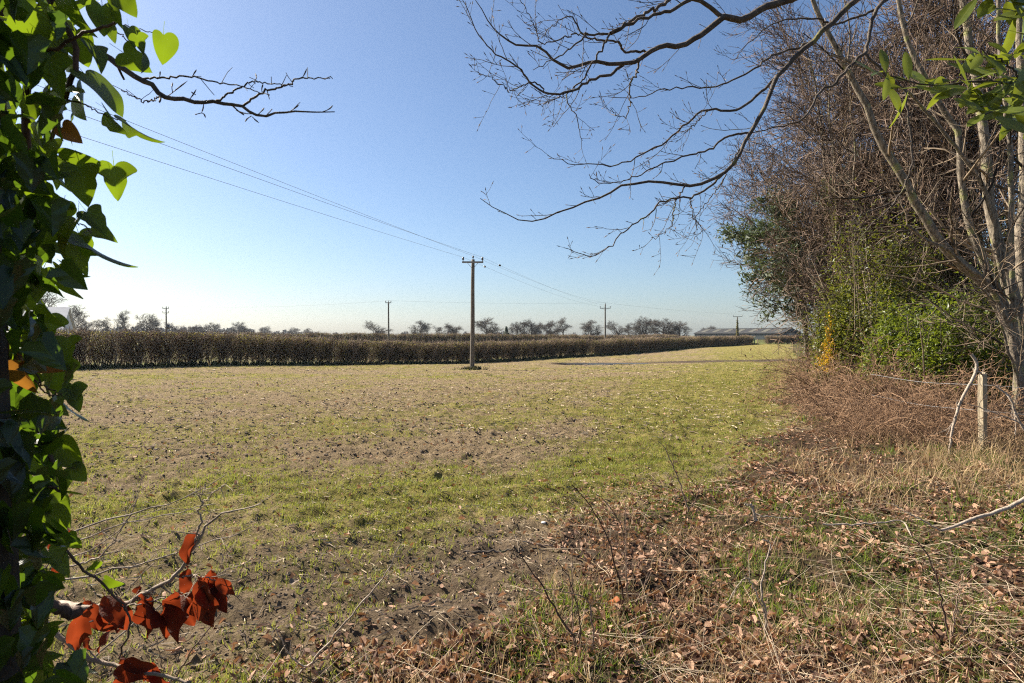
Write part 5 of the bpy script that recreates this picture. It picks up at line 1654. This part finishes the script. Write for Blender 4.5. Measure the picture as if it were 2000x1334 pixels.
bare_sapling('broken_branch', [
    ([(2040, 900, 8.8), (1990, 820, 8.9), (1975, 780, 8.9), (1960, 765, 9.0), (1937, 750, 9.0)], 0, 0, .016, .012),
    ([(2050, 860, 8.7), (1990, 825, 8.8), (1940, 805, 8.9), (1890, 788, 9.0)], 0, 0, .013, .007),
    ([(1985, 850, 8.8), (1982, 800, 8.9), (1972, 770, 8.9)], 0, 0, .007, .004)], 'pale broken branches arching down right of the split fence post', M['stick'], 4, .12, .4, 32, 'branch')

# ------------------------------------------------------------------ bramble thicket
def bramble_mesh(seed):
    rng = np.random.default_rng(seed)
    n = 120
    a = rng.random(n) * 6.283
    r = np.sqrt(rng.random(n)) * 1.1
    st = np.stack([r * np.cos(a), r * np.sin(a), np.full(n, -.05)], 1)
    s0 = grow_lines(rng, st, np.stack([rng.normal(0, .55, n), rng.normal(0, .55, n), np.ones(n)], 1), rng.uniform(.7, 1.9, n), 9, .12, (0, 0, -1.5))
    s0[:, :, 2] = np.maximum(s0[:, :, 2], .01)
    r0 = rng.uniform(.004, .008, n)[:, None] * np.linspace(1, .4, 9)[None]
    l1, r1 = children(rng, s0, r0, 7, .1, .2, .8, 50, 6, .15, (0, 0, -.4), .7, .0036, .5, .3)
    l2, r2 = children(rng, l1, r1, 3, .2, .1, .3, 50, 3, .15, (0, 0, 0), .8, .003, .6, .2)
    N = 1100
    q = l1.reshape(-1, 3)[rng.integers(0, l1.shape[0] * l1.shape[1], N)] + rng.normal(0, .04, (N, 3))
    lv = put(DIAM, DIAMF, q, rots(rng, N, 1.1), .03 + .04 * rng.random(N), rng)
    return merge([tubes(s0, r0, 4, rng), tubes(l1, r1, 3, rng), tubes(l2, r2, 3, rng)]), lv
BR = []
for s in (201, 202):
    a, b = bramble_mesh(s)
    BR.append((mesh_data('bramble_canes', a[0], a[1], True, {'rnd': a[2]}, (M['bramble'],)), mesh_data('bramble_leaves', b[0], b[1], False, {'rnd': b[2]}, (M['bramble_leaf'],))))
for i, (px, d, s, lab) in enumerate(((1698, 12.5, 1.0, 'reddish-brown leafless bramble mound spilling farthest out onto the field edge'),
                                     (1728, 13.2, 1.2, 'brown bramble mound below the glossy evergreen shrub'),
                                     (1768, 11.2, 1.0, 'brown bramble tangle in front, between the field and the dry grass'),
                                     (1800, 12.2, 1.15, 'brown bramble tangle left of the broken hooked branch'),
                                     (1672, 15.5, 1.15, 'bramble mound behind the one spilling onto the field'),
                                     (1645, 19.5, 1.2, 'farther bramble mound along the belt, small in the distance'),
                                     (1845, 11.2, 1.0, 'dark bramble tangle behind the hooked branch under the laurel'),
                                     (1625, 25.0, 1.25, 'farthest bramble mound along the field edge'),
                                     (1815, 10.0, .75, 'low bramble tangle in the dry grass in front of the hooked branch'),
                                     (1742, 10.2, .65, 'low outlying bramble sprawl nearest the camera at the field edge'),
                                     (1690, 16.5, 1.3, 'bramble mound tucked against the evergreen shrubs'))):
    x = (px - 1000) / FPX * d
    e = empty('bramble_bush', (x, d, gz1(x, d)), lab, 'bramble', 'brambles along the field edge')
    e.rotation_euler = (0, 0, i * 1.3)
    e.scale = (s, s, s)
    link('canes', BR[i % 2][0], e)
    link('leaves', BR[i % 2][1], e)

# ------------------------------------------------------------------ ground cover
def polar_points(rng, N, r0, r1, a0=-46, a1=46, p=0.0):
    """points in the wedge before the camera, denser near it"""
    u = rng.random(N)
    if p == 0:
        r = r0 * (r1 / r0) ** u
    else:
        r = (r0 ** p + (r1 ** p - r0 ** p) * u) ** (1 / p)
    a = np.radians(rng.uniform(a0, a1, N))
    return r * np.sin(a), r * np.cos(a), r

def blades(rng, x, y, h, w, tilt, per, spread, two=True):
    n = len(x)
    X = np.repeat(x, per) + rng.normal(0, 1, n * per) * np.repeat(spread, per)
    Y = np.repeat(y, per) + rng.normal(0, 1, n * per) * np.repeat(spread, per)
    Z = gz(X, Y) - .008
    H = np.repeat(h, per) * rng.uniform(.6, 1.15, n * per)
    Wd = np.repeat(w, per)
    if two:
        b = np.array([[-.5, 0, 0], [.5, 0, 0], [.36, .16, .55], [-.36, .16, .55], [0, .52, .92]])
        f = [np.array([[0, 1, 2, 3]]), np.array([[3, 2, 4]])]
    else:
        b = np.array([[-.5, 0, 0], [.5, 0, 0], [0, .35, 1.0]])
        f = [np.array([[0, 1, 2]])]
    pos = np.stack([X, Y, Z], 1)
    R = rots(rng, n * per, tilt)
    sc = np.stack([Wd, H, H], 1)
    out = None
    parts = []
    V, F0, rr = put(b, f[0], pos, R, sc, rng)
    rr = np.repeat(np.repeat(rng.random(n), per) * .7 + .3 * rng.random(n * per), len(b))
    Fs = [F0]
    if two:
        k = len(b)
        Fs.append((f[1][None] + (np.arange(n * per) * k)[:, None, None]).reshape(-1, 3))
    return V, Fs, rr

def in_field(x, y):
    return (side_of_hedge(x, y) > 1.0) & (y < 138)

def crop():
    rng = np.random.default_rng(301)
    parts = []
    for N, r0, r1, per, two, hs, ws in ((95000, 2.6, 9, 3, True, (.035, .085), (.0045, .0075)), (110000, 8, 26, 3, False, (.04, .075), (.007, .012)), (90000, 24, 95, 3, False, (.05, .09), (.016, .03))):
        x, y, r = polar_points(rng, N, r0, r1)
        # drill rows
        v = -x * .34 + y * .94
        rows = .5 + .5 * np.cos(v * 2 * math.pi / .26)
        g = green_amount(x, y)
        keep = (rng.random(N) < (g ** 1.6) * (.45 + .6 * rows)) & (rng.random(N) > verge_amount(x, y)) & in_field(x, y) & (rng.random(N) > wet_amount(x, y) * .6)
        x, y, r = x[keep], y[keep], r[keep]
        h = rng.uniform(*hs, len(x))
        w = rng.uniform(*ws, len(x))
        parts.append(blades(rng, x, y, h, w, .45, per, np.full(len(x), .012 if two else .02 + .0012 * r0), two))
    v = merge(parts)
    o = obj('crop_blades', v[0], v[1], M['crop'], None, False, {'rnd': v[2]})
    tag(o, 'thin young green crop blades scattered over the stubble field', 'crop', None, 'stuff')
crop()

def stubble():
    rng = np.random.default_rng(302)
    parts = []
    prism = np.array([[-.5, 0, 0], [.5, 0, 0], [0, 0, .8], [-.5, 1, 0], [.5, 1, 0], [0, 1, .8]]) - [0, .5, .2]
    pf = np.array([[0, 1, 4, 3], [1, 2, 5, 4], [2, 0, 3, 5]])
    for N, r0, r1, ln, wd in ((24000, 2.6, 12, (.02, .11), (.0025, .008)), (24000, 10, 40, (.05, .18), (.008, .017)), (9000, 32, 110, (.12, .3), (.018, .032))):
        x, y, r = polar_points(rng, N, r0, r1)
        st = np.clip(.15 + 1.6 * (fbm(x * .3, y * .3, 88, 3) - .3), 0.1, 1)
        st = st * (.45 + .75 * (.5 + .5 * np.cos((-x * .34 + y * .94) * 2 * math.pi / .55)))
        keep = (rng.random(N) < st) & in_field(x, y) & (verge_amount(x, y) < .8) & (rng.random(N) > wet_amount(x, y) * .5)
        x, y = x[keep], y[keep]
        z = gz(x, y)
        n = len(x)
        L = rng.uniform(*ln, n) * rng.uniform(.5, 1, n)
        W = rng.uniform(*wd, n)
        parts.append(put(prism, pf, np.stack([x, y, z + .012], 1), rots(rng, n, .22), np.stack([W, L, W], 1), rng))
    v = merge(parts)
    o = obj('stubble_straw', v[0], v[1], M['straw'], None, False, {'rnd': v[2]})
    tag(o, 'pale chopped straw and stalk bits strewn over the field soil', 'straw', None, 'stuff')
    # clods
    parts = []
    ico = norm(np.array([[1, 0, .1], [-.9, .2, 0], [.1, 1, 0], [0, -1, .1], [.1, 0, .9], [0, .1, -1]])) 
    cf = np.array([[0, 2, 4], [2, 1, 4], [1, 3, 4], [3, 0, 4], [2, 0, 5], [1, 2, 5], [3, 1, 5], [0, 3, 5]])
    for N, r0, r1, sz in ((26000, 2.6, 12, (.004, .019)), (17000, 9, 45, (.012, .036)), (4000, 40, 110, (.03, .06))):
        x, y, r = polar_points(rng, N, r0, r1)
        keep = in_field(x, y) & (verge_amount(x, y) < .6) & (rng.random(N) < 1.1 - green_amount(x, y))
        x, y = x[keep], y[keep]
        n = len(x)
        s = sz[0] + (sz[1] - sz[0]) * rng.random(n) ** 2.5
        parts.append(put(ico, cf, np.stack([x, y, gz(x, y) + s * .05], 1), rots(rng, n, .8), np.stack([s * rng.uniform(.8, 1.4, n), s, s * .7], 1), rng))
    v = merge(parts)
    o = obj('soil_clods', v[0], v[1], M['clod'], None, False, {'rnd': v[2]})
    tag(o, 'small dark clods of soil lying over the field', 'soil', None, 'stuff')
stubble()

def litter():
    rng = np.random.default_rng(303)
    parts = []
    curl = np.array([[0, 0, 0], [.30, .25, .16], [.27, .68, .20], [0, 1, .04], [-.27, .68, .24], [-.30, .25, .12], [0, .5, 0]])
    for N, r0, r1, sz in ((48000, 2.4, 8, (.022, .074)), (34000, 7, 18, (.04, .085)), (9000, 16, 60, (.08, .14))):
        x, y, r = polar_points(rng, N, r0, r1, -46, 47)
        va = verge_amount(x, y)
        pat = fbm(x * .9, y * .9, 61, 3)
        edge = np.clip(va * sstep(.28, .55, pat) + .05 + .32 * va + .5 * sstep(.45, .7, pat) * sstep(1.6, .2, np.interp(y, YB, XB) - x) * sstep(-2.5, -.3, x), 0, 1)
        keep = (rng.random(N) < edge) & in_field(x, y)
        x, y = x[keep], y[keep]
        n = len(x)
        s = sz[0] * .7 + (sz[1] * .98 - sz[0] * .7) * rng.random(n) ** 1.6
        sc = np.stack([s * rng.uniform(.35, 1.05, n), s, s * rng.uniform(-1.2, 2.4, n)], 1)
        parts.append(put(curl, LEAF8F, np.stack([x, y, gz(x, y) + .010 + .032 * rng.random(n)], 1), rots(rng, n, .7), sc, rng))
    v = merge(parts)
    o = obj('leaf_litter', v[0], v[1], M['litter'], None, False, {'rnd': v[2]})
    tag(o, 'brown curled fallen leaves strewn thickly over the verge', 'leaf litter', None, 'stuff')
litter()

def verge_grass():
    rng = np.random.default_rng(304)
    parts, dry = [], []
    for N, r0, r1, per, two, hs, ws, sp in ((15000, 2.4, 8, 6, True, (.045, .115), (.0045, .008), .022), (9000, 7, 22, 6, False, (.08, .17), (.011, .018), .04), (3500, 18, 60, 5, False, (.12, .22), (.03, .05), .1)):
        x, y, r = polar_points(rng, N, r0, r1, -46, 47)
        va = verge_amount(x, y)
        pat = fbm(x * .8, y * .8, 77, 4)
        keep = (rng.random(N) < va * sstep(.44, .72, pat)) & in_field(x, y)
        # bright tufts right at the bottom edge
        x, y, r = x[keep], y[keep], r[keep]
        parts.append(blades(rng, x, y, rng.uniform(*hs, len(x)), rng.uniform(*ws, len(x)), .6, per, np.full(len(x), sp), two))
    v = merge(parts)
    o = obj('verge_grass', v[0], v[1], M['grass'], None, False, {'rnd': v[2]})
    tag(o, 'short green grass tufts growing through the litter on the verge', 'grass', None, 'stuff')
    # dry grass: short everywhere on the verge, tall near the fence
    for N, r0, r1, per, two, hs, ws, sp in ((6500, 2.4, 8, 4, True, (.08, .26), (.003, .0055), .03), (5200, 7, 16, 6, True, (.10, .32), (.006, .010), .05), (3500, 15, 40, 5, False, (.2, .45), (.015, .03), .12)):
        x, y, r = polar_points(rng, N, r0, r1, -46, 47)
        va = verge_amount(x, y)
        pat = fbm(x * .6, y * .6, 95, 3)
        xb = np.interp(y, YB, XB)
        right = sstep(.8, 3.0, x - xb) * sstep(5, 8, y)
        keep = (rng.random(N) < va * np.clip(sstep(.42, .7, pat) * .7 + right, 0, 1)) & in_field(x, y)
        x, y, right = x[keep], y[keep], right[keep]
        h = rng.uniform(*hs, len(x)) * (1 + .6 * right)
        dry.append(blades(rng, x, y, h, rng.uniform(*ws, len(x)), .75, per, np.full(len(x), sp), two))
    v = merge(dry)
    o = obj('dry_grass', v[0], v[1], M['dry_grass'], None, False, {'rnd': v[2]})
    tag(o, 'straw-coloured dry grass standing and lying on the verge near the fence', 'grass', None, 'stuff')
verge_grass()

def dry_stalks():
    rng = np.random.default_rng(306)
    x, y, r = polar_points(rng, 5200, 2.5, 13, -30, 47)
    keep = (rng.random(len(x)) < verge_amount(x, y) * (.25 + .9 * sstep(.4, .65, fbm(x * .7, y * .7, 15, 3)))) & in_field(x, y)
    x, y = x[keep], y[keep]
    n = len(x)
    a = rng.random(n) * 6.283
    el = np.abs(rng.normal(.10, .22, n))
    d = np.stack([np.cos(a) * np.cos(el), np.sin(a) * np.cos(el), np.sin(el)], 1)
    L = grow_lines(rng, np.stack([x, y, gz(x, y) + .03], 1), d, rng.uniform(.12, .55, n), 5, .07, (0, 0, -.12))
    zmin = gz(L[:, :, 0].ravel(), L[:, :, 1].ravel()).reshape(n, 5) + .01
    L[:, :, 2] = np.maximum(L[:, :, 2], zmin)
    R = rng.uniform(.0012, .003, n)[:, None] * np.linspace(1, .5, 5)[None]
    v = tubes(L, R, 3, rng)
    o = obj('dry_stalks', v[0], v[1], M['dry_stalk'], None, True, {'rnd': v[2]})
    tag(o, 'thin pale dead stalks lying criss-cross over the verge litter', 'stalks', None, 'stuff')
dry_stalks()

def small_finds():
    rng = np.random.default_rng(305)
    def pebble(px, py, d, s, label, m, name='stone', cat='stone'):
        p = P(px, py, d)
        V, F = lathe([(0, -.5), (.6, -.35), (1, 0), (.75, .45), (.3, .65), (0, .7)], 9)
        V = V * s * (1 + .2 * (rng.random((len(V), 1)) - .5)) * [1, .8, .7]
        o = obj(name, V, F, m)
        o.location = (p[0], p[1], gz1(p[0], p[1]) + s * .3)
        tag(o, label, cat)
    pebble(1062, 1022, 5.75, .026, 'small white flint lying on the soil right of centre', M['stone'])
    for px, py, d, s, lab in ((1190, 1196, 3.95, .10, 'curled orange-brown leaf standing out in the litter, centre right'), (905, 1262, 3.45, .10, 'large pale tan curled leaf at the bottom edge, centre'), (1345, 1285, 3.3, .09, 'big tan leaf at the bottom of the verge, right of centre'),
                              (565, 1153, 4.25, .07, 'pale yellowish leaf lying on the soil, left of centre')):
        p = P(px, py, d)
        V, F = leaf_grid([(0, 0), (.14, .06), (.28, .22), (.34, .42), (.3, .64), (.17, .85), (0, 1)], 10, .5, .2, .06, int(px), .1)
        o = obj('fallen_leaf', V * s * 1.2, F, M['litter_orange'] if px == 1190 else M['straw'] if px == 565 else M['litter'])
        o.location = (p[0], p[1], gz1(p[0], p[1]) + .035)
        o.rotation_euler = (.2, .25, px * .7)
        tag(o, lab, 'leaf')
small_finds()

# ------------------------------------------------------------------ haze
def haze():
    V, F = box(0, 450, 21.5, 2600, 2300, 47)
    m = bpy.data.materials.new('haze_air')
    m.use_nodes = True
    nt = m.node_tree
    nt.nodes.remove(nt.nodes['Principled BSDF'])
    pv = nt.nodes.new('ShaderNodeVolumePrincipled')
    pv.inputs['Color'].default_value = (.80, .89, 1, 1)
    pv.inputs['Density'].default_value = HAZE
    pv.inputs['Anisotropy'].default_value = .3
    nt.links.new(pv.outputs[0], nt.nodes['Material Output'].inputs['Volume'])
    o = obj('haze', V, F, m, None, False)
    tag(o, 'thin pale spring haze in the air over the fields', 'haze', None, 'stuff')
haze()
